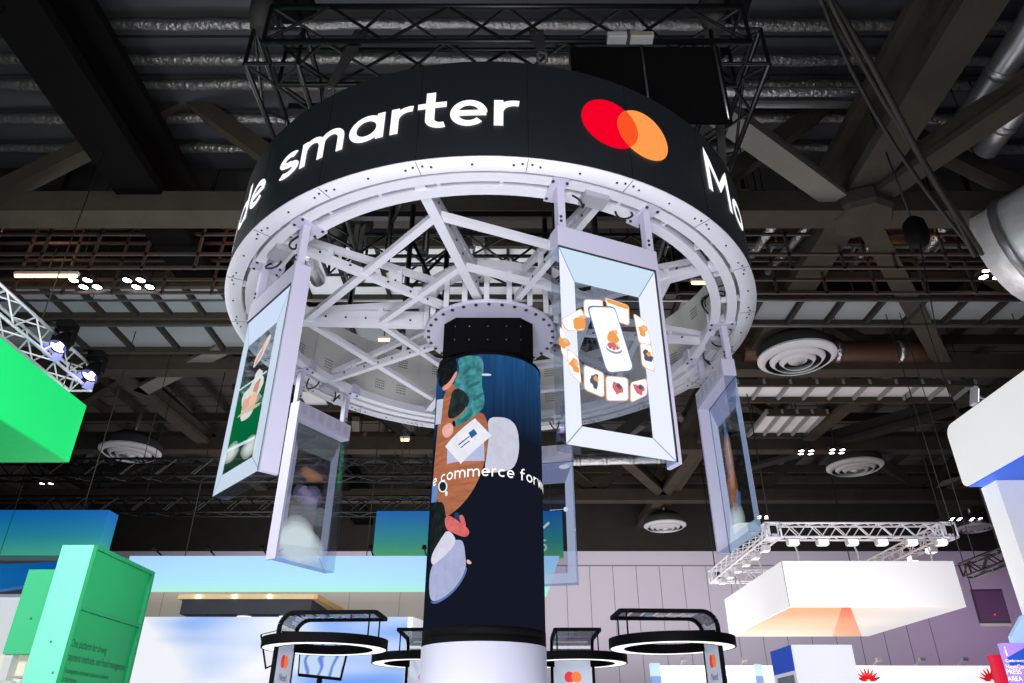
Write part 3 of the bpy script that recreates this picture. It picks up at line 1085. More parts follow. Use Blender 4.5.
# square black rigging frame over the ring
X0, X1, Y0, Y1, ZR = -2.4, 2.3, 4.9, 8.6, 7.76
rig = thing('rigging_frame', 'square black truss frame carrying the LED ring from above', 'truss', (0, 6.5, 7.5))
for nm, p, q in (('front_truss', (X0, Y0, ZR), (X1, Y0, ZR)), ('rear_truss', (X0, Y1, ZR), (X1, Y1, ZR)), ('left_truss', (X0, Y0, ZR), (X0, Y1, ZR)), ('right_truss', (X1, Y0, ZR), (X1, Y1, ZR))):
    ch = [MB() for _ in range(4)]
    la = MB()
    truss_into(p, q, .52, .52, .03, .62, .017, ch, la)
    for c in ch[1:]:
        la.add(c.v, c.f, 0, True)
    o = ch[0].build(nm, M['truss_black'], rig)
    la.build('lacing', M['truss_black'], o)
# inner drop frame: legs from the rig down to the ring hub
for sx in (-1, 1):
    for sy in (-1, 1):
        for k in (0, 1):
            b = MB()
            x, y = RC.x + sx * (.62 + .42 * k), RC.y + sy * (.62 + .3 * (1 - k))
            b.tube([(x, y, 5.64), (x * 1.0, y, ZR - .26)], .032, 8)
            b.tube([(x, y, 6.2), (RC.x + sx * (1.04 - .42 * k), RC.y + sy * (.62 + .3 * k), 7.0)], .02, 6)
            b.build('drop_leg', M['truss_black'], rig)
for y in (RC.y - .9, RC.y + .9):
    MB().bar((X0, y, ZR - .2), (X1, y, ZR - .2), .09, .09).build('cross_bar', M['truss_black'], rig)
for i, (x, y) in enumerate(((X0, Y0), (X1, Y0), (X0, Y1), (X1, Y1))):
    la = ['front left', 'front right', 'rear left', 'rear right'][i]
    h = thing('chain_hoist', 'black chain hoist above the %s corner of the black rigging frame' % la, 'hoist', (x, y, 8.2), 'chain hoists over the rigging frame')
    b = MB().box((x - .14, y - .2, 8.35), (x + .14, y + .2, 8.8))
    b.lathe([(0, -.24), (.13, -.24), (.15, -.2), (.15, .2), (.13, .24), (0, .24)], (x + .12, y, 8.57), 20, axis=(0, 1, 0))
    b.build('motor_body', M['black'], h, bevel=.02)
    MB().tube([(x, y, 8.35), (x, y, 8.1), (x + .04, y, 8.05), (x, y, 8.0)], .02, 8).build('hook', M['steel'], h)
    MB().tube([(x, y, 8.8), (x, y, 11.6)], .014, 6).build('load_chain', M['steel'], h)
    MB().lathe([(.0, -.3), (.09, -.3), (.14, -.1), (.15, .1), (.12, .1), (.07, -.25), (0, -.25)], (x - .2, y, 8.3), 16).build('chain_bag', M['strap'], h)
# webbing slings from the rig to the ring top
for i, (a, lab) in enumerate(((-32, 'above the letters on the left of the ring sign'), (10, 'left of the red and amber discs on the ring sign'), (62, 'at the right end of the ring sign'), (150, 'behind the column at the rear of the ring sign'), (-130, 'at the rear left of the ring sign'))):
    p = rp(a, RO - .06, RZ1)
    ax, ay = max(X0, min(X1, p.x)), max(Y0, min(Y1, p.y))
    if abs(p.x) < 2.2 and p.y < 6:
        ay = Y0
    q = Vector((ax, ay, ZR - .26))
    s = thing('lifting_sling', 'dark webbing sling hooked %s' % lab, 'sling', p, 'slings holding the ring sign')
    MB().bar(q + Vector((-.04, 0, .5)), p + Vector((0, 0, .22)), .06, .02, up=(0, -1, 0)).bar(q + Vector((.05, 0, .5)), p + Vector((0, 0, .22)), .06, .02, up=(0, -1, 0)).build('webbing', M['strap'], s)
    MB().tube([p + Vector((0, 0, .24)), p + Vector((.035, 0, .2)), p + Vector((.035, 0, .12)), p + Vector((0, 0, .06)), p + Vector((-.035, 0, .12)), p + Vector((-.035, 0, .2)), p + Vector((0, 0, .24))], .012, 6).build('shackle', M['steel'], s)
    MB().bar(p, p + Vector((0, 0, .09)), .06, .015).build('lug', M['steel'], s)
# grey tilt box clipped on the front truss, over the red disc
p = on_y(630, 38, Y0 - .33)
t = thing('control_box', 'small pale grey box strapped on the front black truss above the discs', 'box', p)
MB().box((p.x - .22, p.y - .05, p.z - .035), (p.x + .22, p.y + .05, p.z + .035)).build('case', mat('grey_control_case', (140, 140, 138), .5), t, bevel=.008)
MB().box((p.x + .0, p.y - .052, p.z - .02), (p.x + .2, p.y - .05, p.z + .02)).build('face_plate', mat('dull_gold_plate', (116, 108, 84), .5), t)
MB().bar((p.x - .02, p.y, p.z - .05), (p.x - .02, p.y, p.z + .05), .03, .12).build('strap', M['strap'], t)
# black gauze panels closing the frame on the right
t = thing('black_drape', 'black cloth hung under the right half of the front black truss', 'drape', (1.3, Y0, 7.4))
b = MB()
N = 14
vs = []
for i in range(N + 1):
    x = .55 + (2.0 - .55) * i / N
    y = Y0 - .2 + .006 * math.sin(i * 1.7)
    vs += [(x, y, ZR - .26), (x, y + .02, 6.5)]
b.add(vs, [(2 * i, 2 * i + 1, 2 * i + 3, 2 * i + 2) for i in range(N)], 0, True)
b.add([(v[0], v[1] + .02, v[2]) for v in vs], [(2 * i, 2 * i + 2, 2 * i + 3, 2 * i + 1) for i in range(N)], 0, True)
b.build('cloth', M['neck'], t)
b = MB()
for x in (.55, 1.25, 1.95):
    b.tube([(x, Y0 - .23, 6.5), (x, Y0 - .23, ZR - .2)], .012, 6)
b.build_each('stiffener', M['steel'], t)

# ================================================================== SETTING
structure(MB().box((-40, -6, -.1), (40, 44, 0)).build('floor', M['floor']))
b = MB().box((-40, 40, 0), (40, 40.4, 10.75))
wall = structure(b.build('wall_back', M['wall']))
b = MB()
for k in range(-16, 18):
    b.box((k * 1.26 + .4, 39.985, 0), (k * 1.26 + .425, 40, 9.95))
b.box((-40, 39.97, 9.95), (40, 40, 10.0))
b.build('panel_joint', M['seam'], wall)
structure(MB().box((-40, 39.9, 10.75), (40, 40.4, 17)).build('trim_1', M['darkbeam']))
structure(MB().box((-40, -6, 0), (-39.8, 40, 17)).build('wall_left', mat('dark_side_wall', (70, 68, 70), .9)))
structure(MB().box((39.8, -6, 0), (40, 40, 17)).build('wall_right', MATS['dark_side_wall']))
structure(MB().box((-40, -6, 16.6), (40, 40.4, 16.8)).build('ceiling', mat('dark_roof', (40, 40, 44), .9, var=.2, scale=.4)))

# ------------------------------------------------------------------ roof steelwork (setting)
def roofbeam(name, p, q, w, h, m, up=(0, 0, 1)):
    return structure(MB().bar(p, q, w, h, 0, up).build(name, m))


for x, w in ((-8.25, 1.0), (7.75, .75), (-24, .8), (24, .8)):          # beams running away from the camera
    o = MB().bar((x, 2, 12.3), (x, 40, 12.3), w, .25)
    o.bar((x, 2, 12.95), (x, 40, 12.95), w * .25, 1.1)
    o.bar((x, 2, 13.6), (x, 40, 13.6), w, .22)
    structure(o.build('ceiling_beam', M['blackbeam'] if x == -8.25 else M['concrete']))
for y, m, w in ((12.6, 'concrete', .62), (20.2, 'concrete', .55), (27.2, 'concrete', .55), (34, 'concrete', .6)):
    o = MB().bar((-40, y, 12.0), (40, y, 12.0), w, .55)
    o.bar((-40, y, 15.6), (40, y, 15.6), w, .4)
    k = 0
    x = -36
    while x < 36:
        o.bar((x, y, 12.2), (x + 4, y, 15.5), .4, .35, up=(0, 1, 0))
        o.bar((x + 8, y, 12.2), (x + 4, y, 15.5), .4, .35, up=(0, 1, 0))
        x += 8
    structure(o.build('ceiling_truss_beam', M[m]))
# gusset where the right beam meets the first cross beam
structure(MB().lathe([(0, 11.68), (.62, 11.68), (.7, 11.8), (.7, 12.1), (0, 12.1)], (7.78, 12.6, 0), 8, smooth=False).build('ceiling_gusset', M['concrete']))
# diagonal wind braces in plan
BR = [((7.8, 12.6), on_z(992, 455, 12), 'concrete'), ((7.8, 12.6), on_z(1040, 90, 12), 'concrete'), (on_z(690, 95, 12), on_z(836, 200, 12), 'bright'),
      (on_z(140, 392, 12), on_z(222, 350, 12), 'bright'), (on_z(118, 375, 12), on_z(262, 490, 12), 'concrete'), (on_z(745, 470, 12), on_z(980, 405, 12), 'darkbeam'),
      (on_z(625, 548, 12), on_z(705, 440, 12), 'concrete'), (on_z(625, 462, 12), on_z(668, 500, 12), 'concrete'), (on_z(808, 440, 12), on_z(858, 400, 12), 'concrete')]
pale = mat('pale_fireproofed_brace', (98, 94, 88), .85, var=.2, scale=1.5, bump=.3)
for p, q, m in BR:
    p, q = Vector((p[0], p[1], 12.05)), Vector((q[0], q[1], 12.05))
    o = MB().bar(p, q, .5, .16)
    o.bar(p + Vector((0, 0, .3)), q + Vector((0, 0, .3)), .16, .5)
    structure(o.build('ceiling_brace', pale if m == 'bright' else M[m]))
# near roof deck: flat boards between foil-wrapped purlins
o = MB()
for k in range(12):
    y = 2.2 + k * 1.05
    o.box((-40, y, 15.2), (40, y + .98, 15.32))
structure(o.build('ceiling_deck', M['deck']))
FY = [8.2, 9.25, 10.1, 11.0, 11.7, 12.75, 13.75]
for i, y in enumerate(FY):
    nm = ['first', 'second', 'third', 'fourth', 'fifth', 'sixth', 'seventh'][i]
    t = thing('foil_wrapped_pipe', '%s foil-wrapped pipe in front of the first cross beam, counted away from the viewer' % nm, 'pipe', (0, y, 15), 'foil wrapped pipes under the near roof deck')
    pts = [(-20 + k * .8, y + random.uniform(-.02, .02), 14.98 + random.uniform(-.02, .02)) for k in range(51)]
    MB().tube(pts, [.13 + random.uniform(-.02, .02) for _ in pts], 9).build('foil_wrap', mat('dull_crinkled_foil', (132, 130, 130), .35, .8, var=.3, scale=4, bump=1., bscale=9), t)
    b = MB()
    for x in range(-18, 20, 4):
        b.bar((x, y, 15.0), (x, y, 15.2), .03, .03)
    b.build('bracket', M['darkbeam'], t)

o = MB()
for k in range(18):
    y = 21 + k * 1.06
    o.box((-40, y, 15.2), (40, y + .96, 15.3))
structure(o.build('ceiling_deck', mat('brown_grey_roof_deck', (84, 78, 76), .8, var=.3, scale=.6)))
o = MB()
for k in range(34):
    x = -33 + k * 2.05 + .3 * math.sin(k * 3.)
    o.bar((x, 20.6, 14.7), (x, 39.8, 14.7), .14, .3)
for y in (22.5, 24.8, 29.5, 31.8, 36.4, 38.2):
    o.bar((-38, y, 14.2), (38, y, 14.2), .16, .4)
structure(o.build('ceiling_rib', M['concrete']))
o = MB()
rnd = random.Random(5)
for k in range(26):
    x, y = rnd.uniform(-24, 26), rnd.choice((23.6, 25.6, 30.6, 32.6, 37.3))
    o.bar((x, y - rnd.uniform(1, 2.4), 13.9), (x + rnd.uniform(-3, 3), y + rnd.uniform(1, 2.4), 13.9), .3, .22)
structure(o.build('ceiling_brace', pale))

# grey panel bays beyond the first cross beam, each a suspended field with ribs
def bay(name, y0, y1, z, x0, x1, m, n, rib, label, rm='darkbeam'):
    t = thing(name, label, 'ceiling panel', ((x0 + x1) / 2, (y0 + y1) / 2, z))
    b = MB()
    w = (x1 - x0) / n
    for k in range(n):
        b.box((x0 + k * w + .03, y0, z), (x0 + (k + 1) * w - .03, y1, z + .05))
    b.build('board', M[m], t)
    b = MB()
    for k in range(n + 1):
        b.box((x0 + k * w - rib / 2, y0 - .1, z - .14), (x0 + k * w + rib / 2, y1 + .1, z + .02))
    b.build('rib', M[rm], t)
    b = MB()
    for y in (y0, y1):
        b.box((x0, y - .06, z - .2), (x1, y + .06, z + .05))
    b.build('edge_rail', M['concrete'], t)
    b = MB()
    for x in (x0 + .3, (x0 + x1) / 2, x1 - .3):
        for y in (y0, y1):
            b.tube([(x, y, z), (x, y, 16.58)], .02, 5)
    b.build_each('hanger_rod', M['darkbeam'], t)
    return t


bay('suspended_panel_field', 15.6, 17.2, 12.1, -17, -5.8, 'panel', 12, .12, 'grey ribbed ceiling panels above the twin clusters of lamps at left')
bay('suspended_panel_field', 17.5, 19.2, 12.1, -17, -.5, 'panel', 12, .12, 'second row of grey ribbed ceiling panels at left, behind the first')
bay('suspended_panel_field', 16.2, 17.6, 12.1, 4.5, 20, 'panel', 14, .12, 'grey ribbed ceiling panels at right behind the round silver duct end')
bay('suspended_panel_field', 14.4, 16.9, 12.5, -5.6, 3.2, 'bright_panel', 8, .08, 'pale ceiling panels seen through the spokes of the ring sign')
bay('suspended_panel_field', 21.3, 22.6, 12.0, 7.4, 15.2, 'bright_panel', 9, .08, 'bright white ceiling panels beyond the round diffuser at right', 'panel')
bay('suspended_panel_field', 15.5, 16.0, 13.4, 4.8, 16, 'panel', 5, .05, 'grey ceiling boards between foil ducts beyond the right beam gusset', 'panel')
bay('suspended_panel_field', 24.2, 26.4, 12.2, 9.3, 11.5, 'bright_panel', 4, .08, 'small tilted pale roof panel field above the white hanging sign', 'panel')
bay('suspended_panel_field', 22.5, 24.2, 12.4, -9.6, -5.6, 'bright_panel', 4, .12, 'pale square ceiling panels left of the column top, behind the ring')

# catwalk with warm lamps
for cx0, cx1, lab in ((-24, -6.2, 'brown steel catwalk with railings left of the ring sign, lit by warm lamps'), (4.2, 26, 'brown steel catwalk with railings right of the ring sign')):
    cw = thing('catwalk', lab, 'catwalk', ((cx0 + cx1) / 2, 15, 12.6))
    b = MB()
    for y in (14.2, 15.3):
        for z in (11.55, 11.95, 12.55, 13.1, 13.6):
            b.bar((cx0, y, z), (cx1, y, z), .06, .07)
    b.build_each('handrail', M['rust'], cw)
    b = MB()
    n = int((cx1 - cx0) / 1.26)
    for i in range(n + 1):
        for y in (14.2, 15.3):
            b.bar((cx0 + i * 1.26, y, 11.5), (cx0 + i * 1.26, y, 13.6), .06, .06)
    b.build_each('baluster', M['rust'], cw)
    MB().box((cx0, 14.2, 13.75), (cx1, 15.4, 13.85)).build('deck', M['rust'], cw)
    b = MB()
    for i in range(int((cx1 - cx0) / 2) + 1):
        b.bar((cx0 + i * 2, 14.2, 13.7), (cx0 + i * 2, 15.4, 13.7), .12, .14)
        b.bar((cx0 + i * 2, 14.8, 13.8), (cx0 + i * 2, 14.8, 16.58), .08, .08)
    b.build_each('joist', M['darkbeam'], cw)
WL = [(on_y(46, 276, 14.0), 'warm tube lamp on the catwalk at the far left', 1.5), (on_y(172, 216, 14.0), 'warm lamp on the catwalk left of the ring sign', .7), (on_y(225, 217, 14.0), 'warm lamp on the catwalk touching the ring sign edge at left', .4),
      (on_y(548, 256, 14.0), 'warm lamp on the catwalk seen through the ring', .7), (on_y(384, 340, 17.0), 'warm lamp glowing behind the ring left of the column', .35), (on_y(405, 440, 21), 'warm lamp below the foil duct left of the column', .3),
      (on_y(708, 283, 14.0), 'warm lamp on the catwalk behind the right end of the ring', .8)]
for p, lab, L in WL:
    t = thing('tube_lamp', lab, 'lamp', p)
    MB().box((p.x - L / 2, p.y - .05, p.z + .03), (p.x + L / 2, p.y + .05, p.z + .1)).build('housing', M['grille'], t)
    MB().tube([(p.x - L / 2 + .03, p.y, p.z), (p.x + L / 2 - .03, p.y, p.z)], .04, 10).build('tube', M['warm'], t)
    MB().tube([(p.x, p.y, p.z + .1), (p.x, p.y, p.z + .8)], .02, 6).build('stem', M['rust'], t)

# ducts
def duct(name, label, pts, r, m, rings=None, band='foil', cat='duct'):
    t = thing(name, label, cat, pts[0])
    P2 = [Vector(p) for p in pts]
    full = []
    for a, c in zip(P2, P2[1:]):
        n = max(2, int((c - a).length / .6))
        full += [a.lerp(c, k / n) for k in range(n)]
    full.append(P2[-1])
    MB().tube(full, r, 20).build('duct_tube', M[m], t)
    if rings:
        b = MB()
        L = (P2[-1] - P2[0]).length
        n = max(2, int(L / rings))
        d = (P2[-1] - P2[0]).normalized()
        for k in range(n):
            c = P2[0] + d * ((k + .5) * L / n)
            b.tube([c - d * .09, c + d * .09], r * 1.06, 20)
        b.build_each('clamp_band', M[band], t)
    b = MB()
    for f in (.12, .88):
        c = P2[0].lerp(P2[-1], f)
        b.tube([c + Vector((0, 0, r)), Vector((c.x, c.y, 16.6))], .02, 5)
    b.build_each('hanger_rod', M['darkbeam'], t)
    return t


p, q = on_z(955, 140, 12.8), on_z(1060, -20, 12.8)
duct('round_duct', 'long silver round duct rising to the top right corner', [p, q], .27, 'duct', 1.2, 'duct')
p, q = on_z(985, 150, 12.6), on_z(1075, 30, 12.6)
duct('round_duct', 'shorter silver round duct at the right edge, below the long one', [p, q], .25, 'duct', 1.2, 'duct')
p, p2 = on_z(1004, 257, 11), on_z(1110, 203, 11)
duct('large_round_duct', 'very large shiny silver duct end at the right edge above the white canopy', [p, p2], 1.15, 'bright_foil', 1.6, 'duct')
for (a, c, lab) in (((742, 352), (930, 352), 'copper brown duct with foil clamps above the round diffuser at right'), ((345, 440), (470, 440), 'brown foil-clamped duct under the back of the ring at left'), ((690, 205), (760, 205), 'stub duct behind the ring sign right end')):
    p, q = on_z(*a, 12.3), on_z(*c, 12.3)
    duct('copper_duct', lab, [p, q], .34, 'copper', 1.55)
p, q = on_z(780, 92, 14.3), on_z(880, 92, 14.3)
duct('round_duct', 'thin ribbed silver duct crossing above the right end of the ring sign', [p + Vector((-1.5, 0, 0)), q], .11, 'foil')
p, q = on_z(770, 104, 14.2), on_z(905, 104, 14.2)
duct('round_duct', 'second thin silver duct just below the ribbed one at upper right', [p + Vector((-1.5, 0, 0)), q], .1, 'duct')
p, q = on_z(565, 461, 11.4), on_z(672, 458, 11.4)
duct('round_duct', 'pale silver duct passing under the phone screen', [p, q], .2, 'foil', 1.)
p, q = on_z(380, 400, 11.8), on_z(470, 402, 11.8)
duct('rectangular_trunk', 'silver foil trunk beneath the rear of the ring, left of the column', [p, q], .3, 'foil')
for i, (a, c) in enumerate((((742, 268), (776, 222)), ((768, 272), (812, 222)), ((850, 268), (886, 222)), ((916, 262), (945, 226)))):
    p, q = on_z(*a, 13.1), on_z(*c, 13.1)
    nm = ['first', 'second', 'third', 'fourth'][i]
    duct('foil_duct', '%s slanting foil duct from the ring sign, under the right roof boards' % nm, [p, q], .12, 'foil')
for i, (x, lab) in enumerate(((310, 'left of'), (352, 'in the middle of'), (480, 'right of'))):
    p = on_z(x, 262, 12.4)
    t = thing('foil_bundle', 'crinkled silver foil lagging %s the pale panels seen through the ring' % lab, 'pipe', p)
    MB().tube([p + Vector((0, -.9, 0)), p + Vector((.02, -.3, .03)), p + Vector((-.02, .3, 0)), p + Vector((0, .9, .02))], [.16, .2, .17, .19], 12).build('foil_wrap', M['foil'], t)
    MB().tube([p, p + Vector((0, 0, 4.2))], .02, 5).build('hanger_rod', M['darkbeam'], t)

# round air diffusers
def diffuser(label, p, r):
    t = thing('round_air_diffuser', label, 'air vent', p, 'round white air diffusers in the roof')
    rings = [(1., .82, 0), (.70, .58, -.05), (.46, .36, -.08), (.24, 0, -.1)]
    for i, (ro, ri, dz) in enumerate(rings):
        MB().lathe([(ro * r, dz * r), (ri * r, dz * r - .12 * r), (ri * r, dz * r - .08 * r), (ro * r, dz * r + .04 * r)], p, 48).build('cone_ring', M['grille'], t)
    MB().lathe([(.98 * r, .03 * r), (.98 * r, .3 * r), (.6 * r, .6 * r), (.6 * r, .6), (0, .6)], p, 40).build('plenum', mat('dark_plenum', (40, 40, 42), .8), t)
    MB().tube([p + Vector((0, 0, .5)), p + Vector((0, 0, 1.6))], .1, 8).build('duct_neck', M['duct'], t)


for (u, v, z, wpx, lab) in ((797, 358, 11.6, 38, 'big round white air diffuser between the narrow hanging screen and the right beam'),
                            (130, 452, 11.2, 29, 'round white air diffuser below the green hanging sign'),
                            (665, 526, 11.2, 21, 'small round air diffuser below the phone screen'),
                            (690, 375, 11.6, 30, 'round air diffuser half hidden behind the narrow right screen'),
                            (975, 528, 11.2, 17, 'small round air diffuser beside the white pillar'),
                            (855, 467, 11.4, 27, 'dim round air diffuser over the white truss')):
    p = on_z(u, v, z)
    dep = p.y * CP + (z - CZ) * SP
    diffuser(lab, p, wpx / F_PX * dep)

# clusters of four LED lamps
def cluster(label, p, r=.11, sp=.18, n=4):
    t = thing('lamp_cluster', label, 'lamp', p, 'roof lamp clusters')
    b = MB().box((p.x - sp * 1.6, p.y - sp * 1.3, p.z + .06), (p.x + sp * 1.6, p.y + sp * 1.3, p.z + .1))
    b.tube([(p.x, p.y, p.z + .1), (p.x, p.y, p.z + 1.6)], .025, 6)
    b.build('bracket', M['darkbeam'], t)
    offs = [(-sp, -sp * .8), (sp * .9, -sp * .8), (-sp * .5, sp * .9), (sp * 1.4, sp * .9)][:n]
    for dx, dy in offs:
        c = p + Vector((dx, dy, 0))
        h = MB().lathe([(0, .07), (r * .8, .07), (r * 1.1, -.02), (r, -.02), (r * .75, .05)], c, 16).build('lamp_head', M['black'], t)
        MB().lathe([(0, 0), (r * .98, -.012)], c, 16).build('lens', M['lamp'], h)


for (u, v, lab, z) in ((84, 283, 'bright four-lamp cluster nearer the left edge, below the catwalk', 11.7), (137, 283, 'bright four-lamp cluster between the left edge and the ring, right of its twin', 11.7), (991, 273, 'bright four-lamp cluster beside the big silver duct at right', 11.7)):
    cluster(lab, on_z(u, v, z))
for (u, v, lab) in ((805, 452, 'small far lamp cluster above the white truss, left of a pair'), (836, 451, 'small far lamp cluster above the white truss, right of a pair'), (955, 519, 'tiny far lamp cluster over the right end of the white truss'), (975, 519, 'tiny far lamp cluster next to the white pillar'), (762, 517, 'far lamp cluster beside the foot of the narrow right screen'), (42, 482, 'single far lamp under the green hanging sign')):
    cluster(lab, on_z(u, v, 11.4), .1, .2)

# far black lighting trusses across the roof
for (v, Y, x0, x1, lab, s) in ((470, 19.5, -16, -1.3, 'upper long black lattice truss behind the hanging screens at left', .5), (506, 22.5, -18, -1.3, 'lower long black lattice truss behind the hanging screens at left', .5)):
    z = on_y(300, v, Y).z
    truss('lighting_truss', lab, (x0, Y, z), (x1, Y, z), s, M['truss_black'], r=.035, lr=.022, drop=(4, 13.9))
p, q = on_y(966, 571, 17.5), on_y(1015, 552, 16.2)
truss('lighting_truss', 'short black lattice truss in front of the white pillar above the speaker', p, q, .3, M['truss_black'], r=.03, lr=.018, drop=(1.5, 15))
for (u, v, y, x0, x1, lab) in ((0, 325, 17.2, -18, 20, 'thin grey conduit under the ribbed panels'), (0, 318, 15.9, -18, 20, 'thin grey conduit nearer than its twin under the ribbed panels')):
    z = 11.7
    t = thing('conduit', lab, 'pipe', (0, y, z))
    MB().tube([(x0, y, z), (x1, y, z)], .035, 8).build('pipe', M['duct'], t)
    b = MB()
    for x in range(-16, 20, 5):
        b.tube([(x, y, z), (x, y, 16.6)], .012, 5)
    b.build_each('hanger_rod', M['darkbeam'], t)
# dark cable bundle hanging across the top right corner
pts = [on_y(u, v, 7.5 + .6 * i) for i, (u, v) in enumerate(((818, -20), (841, 20), (865, 60), (889, 100), (913, 140), (937, 180), (959, 217), (980, 252)))]
t = thing('cable_loom', 'thick dark cable loom slanting down in the top right corner', 'cable', pts[-1])
for k in range(3):
    MB().tube([p + Vector((.07 * math.sin(i * .9 + k * 2), .05 * k, .05 * math.cos(i * .9 + k * 2))) for i, p in enumerate(pts)], .045 if k else .06, 8).build('cable', mat('dark_olive_cable', (40, 37, 30), .6), t)
MB().tube([p + Vector((-.3 * math.sin(math.pi * i / 7), .1, -.12 * math.sin(math.pi * i / 7))) for i, p in enumerate(pts)], .04, 8).build('slack_cable', M['rubber'], t)
p = on_y(916, 232, 11)
t = thing('chain_hoist', 'dark hoist hanging alone under the right beam gusset', 'hoist', p)
MB().lathe([(0, -.3), (.16, -.28), (.22, -.1), (.2, .2), (.1, .32), (0, .33)], p, 16).build('motor_body', M['black'], t)
MB().tube([p + Vector((0, 0, .3)), p + Vector((-.1, 0, 3.5))], .02, 6).build('load_chain', M['rubber'], t)
MB().tube([p - Vector((0, 0, .28)), on_y(942, 360, 11.6)], .012, 5).build('hand_chain', M['rubber'], t)

# ================================================================== BOOTHS AT LEFT
gA = on_z(69, 462, 6.0)
GX, GY, GT = gA.x, gA.y, 7.1
t = thing('green_hanging_sign', 'bright green boxed fascia hanging at the left edge', 'sign', (GX, GY, 6))
gm = mat('green_sign_fabric', (0, 205, 105), .6, var=.02, emit=(0, 222, 110), es=.2)
MB().box((GX - 5.5, 6.2, 6.0), (GX, GY, GT)).build('fabric_face', gm, t)
b = MB()
b.box((GX - 5.5, 6.25, 5.985), (GX - .02, GY - .02, 5.999))
b.build('underside', mat('green_underside', (0, 170, 88), .7, emit=(0, 180, 92), es=.4), t)  # added emission imitates light reaching the underside
b = MB()
for y in (7, 9, 11.8):
    b.tube([(GX - .2, y, GT), (GX - .2, y, 7.75)], .01, 5)
b.build_each('suspension_wire', M['steel'], t)
tz = 7.75
p, q = Vector((-8.35, 6.0, tz)), Vector((-8.35, 12.6, tz))
truss('silver_truss', 'silver lattice truss above the green hanging sign at left', p, q, .42, M['alu'], r=.03, lr=.016, step=.42, drop=(3, 12.2))
for (u, v, lab) in ((62, 343, 'violet-lit moving head lamp on the silver truss, farther from the frame corner'), (93, 372, 'violet-lit moving head lamp at the end of the silver truss')):
    p = on_x(u, v, -8.0)
    h = thing('moving_head_light', lab, 'stage light', p, 'moving heads on the silver truss')
    MB().box((p.x - .14, p.y - .14, p.z + .28), (p.x + .14, p.y + .14, p.z + .42)).build('base', M['black'], h, bevel=.02)
    b = MB()
    for s in (-1, 1):
        b.bar((p.x + s * .17, p.y, p.z - .02), (p.x + s * .17, p.y, p.z + .28), .04, .1, up=(0, 1, 0))
    b.bar((p.x - .19, p.y, p.z + .28), (p.x + .19, p.y, p.z + .28), .1, .04)
    b.build('yoke', M['black'], h)
    ax = Vector((-.1, -.45, -.9)).normalized()
    MB().lathe([(0, -.24), (.1, -.22), (.15, -.1), (.165, .08), (.16, .12), (.14, .12), (.14, .09)], p, 24, axis=ax).build('lamp_head', M['black'], h)
    MB().lathe([(0, .105), (.135, .10)], p, 24, axis=ax).build('lens', M['violet'], h)
    b = MB()
    for k in range(4):
        a = k * 90 + 30
        pr = [(.15, .12), (.21, .27)]
        b.lathe(pr, p, 3, axis=ax, a0=a, a1=a + 55)
    b.build('barn_door', mat('blue_barn_door', (120, 130, 200), .5), h)
    MB().bar((p.x - .3, p.y, p.z + .45), (p.x + .05, p.y, p.z + .45), .05, .05).build('clamp', M['truss_black'], h)

blue_run = gradient('blue_to_green_fabric', [(0., (70, 178, 140)), (.45, (30, 140, 160)), (1., (0, 104, 186))], 'Z', .62, .3, .12)
t = thing('blue_hanging_fascia', 'blue to green shaded fascia above the green booths at left', 'sign', (-11.5, 18, 5.62))
MB().box((-18, 18, 5.615), (-10.22, 18.5, 6.748)).build('fabric_face', blue_run, t)
b = MB()
b.box((-18, 18.0, 5.6), (-10.22, 18.5, 5.615))
b.box((-12.62, 17.995, 5.62), (-12.6, 18, 6.745))
b.build('seam', mat('teal_seam', (20, 110, 120), .6), t)
b = MB()
for x in (-15, -11):
    b.tube([(x, 18.2, 6.74), (x, 18.2, 16.58)], .014, 5)
b.build_each('suspension_wire', M['rubber'], t)
t = thing('curved_blue_header', 'deep blue to teal curved header under the shaded fascia at left', 'sign', (-13.5, 19.6, 5))
b = MB()
pts = []
for i in range(17):
    x = -18 + 6.6 * i / 16
    pts.append((x, 19.6 + .5 * math.sin(i / 16 * math.pi), 4.95 + .55 * (i / 16) ** 2))
vs = []
for x, y, z in pts:
    vs += [(x, y, z), (x, y, 5.85), (x, y + .3, 5.85), (x, y + .3, z)]
fs = []
for i in range(16):
    for k in range(4):
        fs.append((i * 4 + k, i * 4 + (k + 1) % 4, i * 4 + 4 + (k + 1) % 4, i * 4 + 4 + k))
b.add(vs, fs)
b.build('curved_face', gradient('deep_blue_fabric', [(0., (40, 170, 170)), (.5, (10, 120, 180)), (1., (0, 80, 190))], 'X', .6, .3), t)
MB().tube([(-14, 19.95, 5.85), (-14, 19.95, 11.7)], .014, 5).build('suspension_wire', M['rubber'], t)

t = thing('white_booth_wall', 'plain white booth wall at the left edge behind the soft green board', 'booth wall', (-14, 20.6, 0))
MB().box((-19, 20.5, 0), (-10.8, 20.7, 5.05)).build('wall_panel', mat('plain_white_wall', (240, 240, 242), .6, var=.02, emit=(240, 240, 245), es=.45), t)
MB().box((-19, 20.45, 5.05), (-10.8, 20.7, 5.13)).build('top_cap_rail', M['whitepanel'], t)
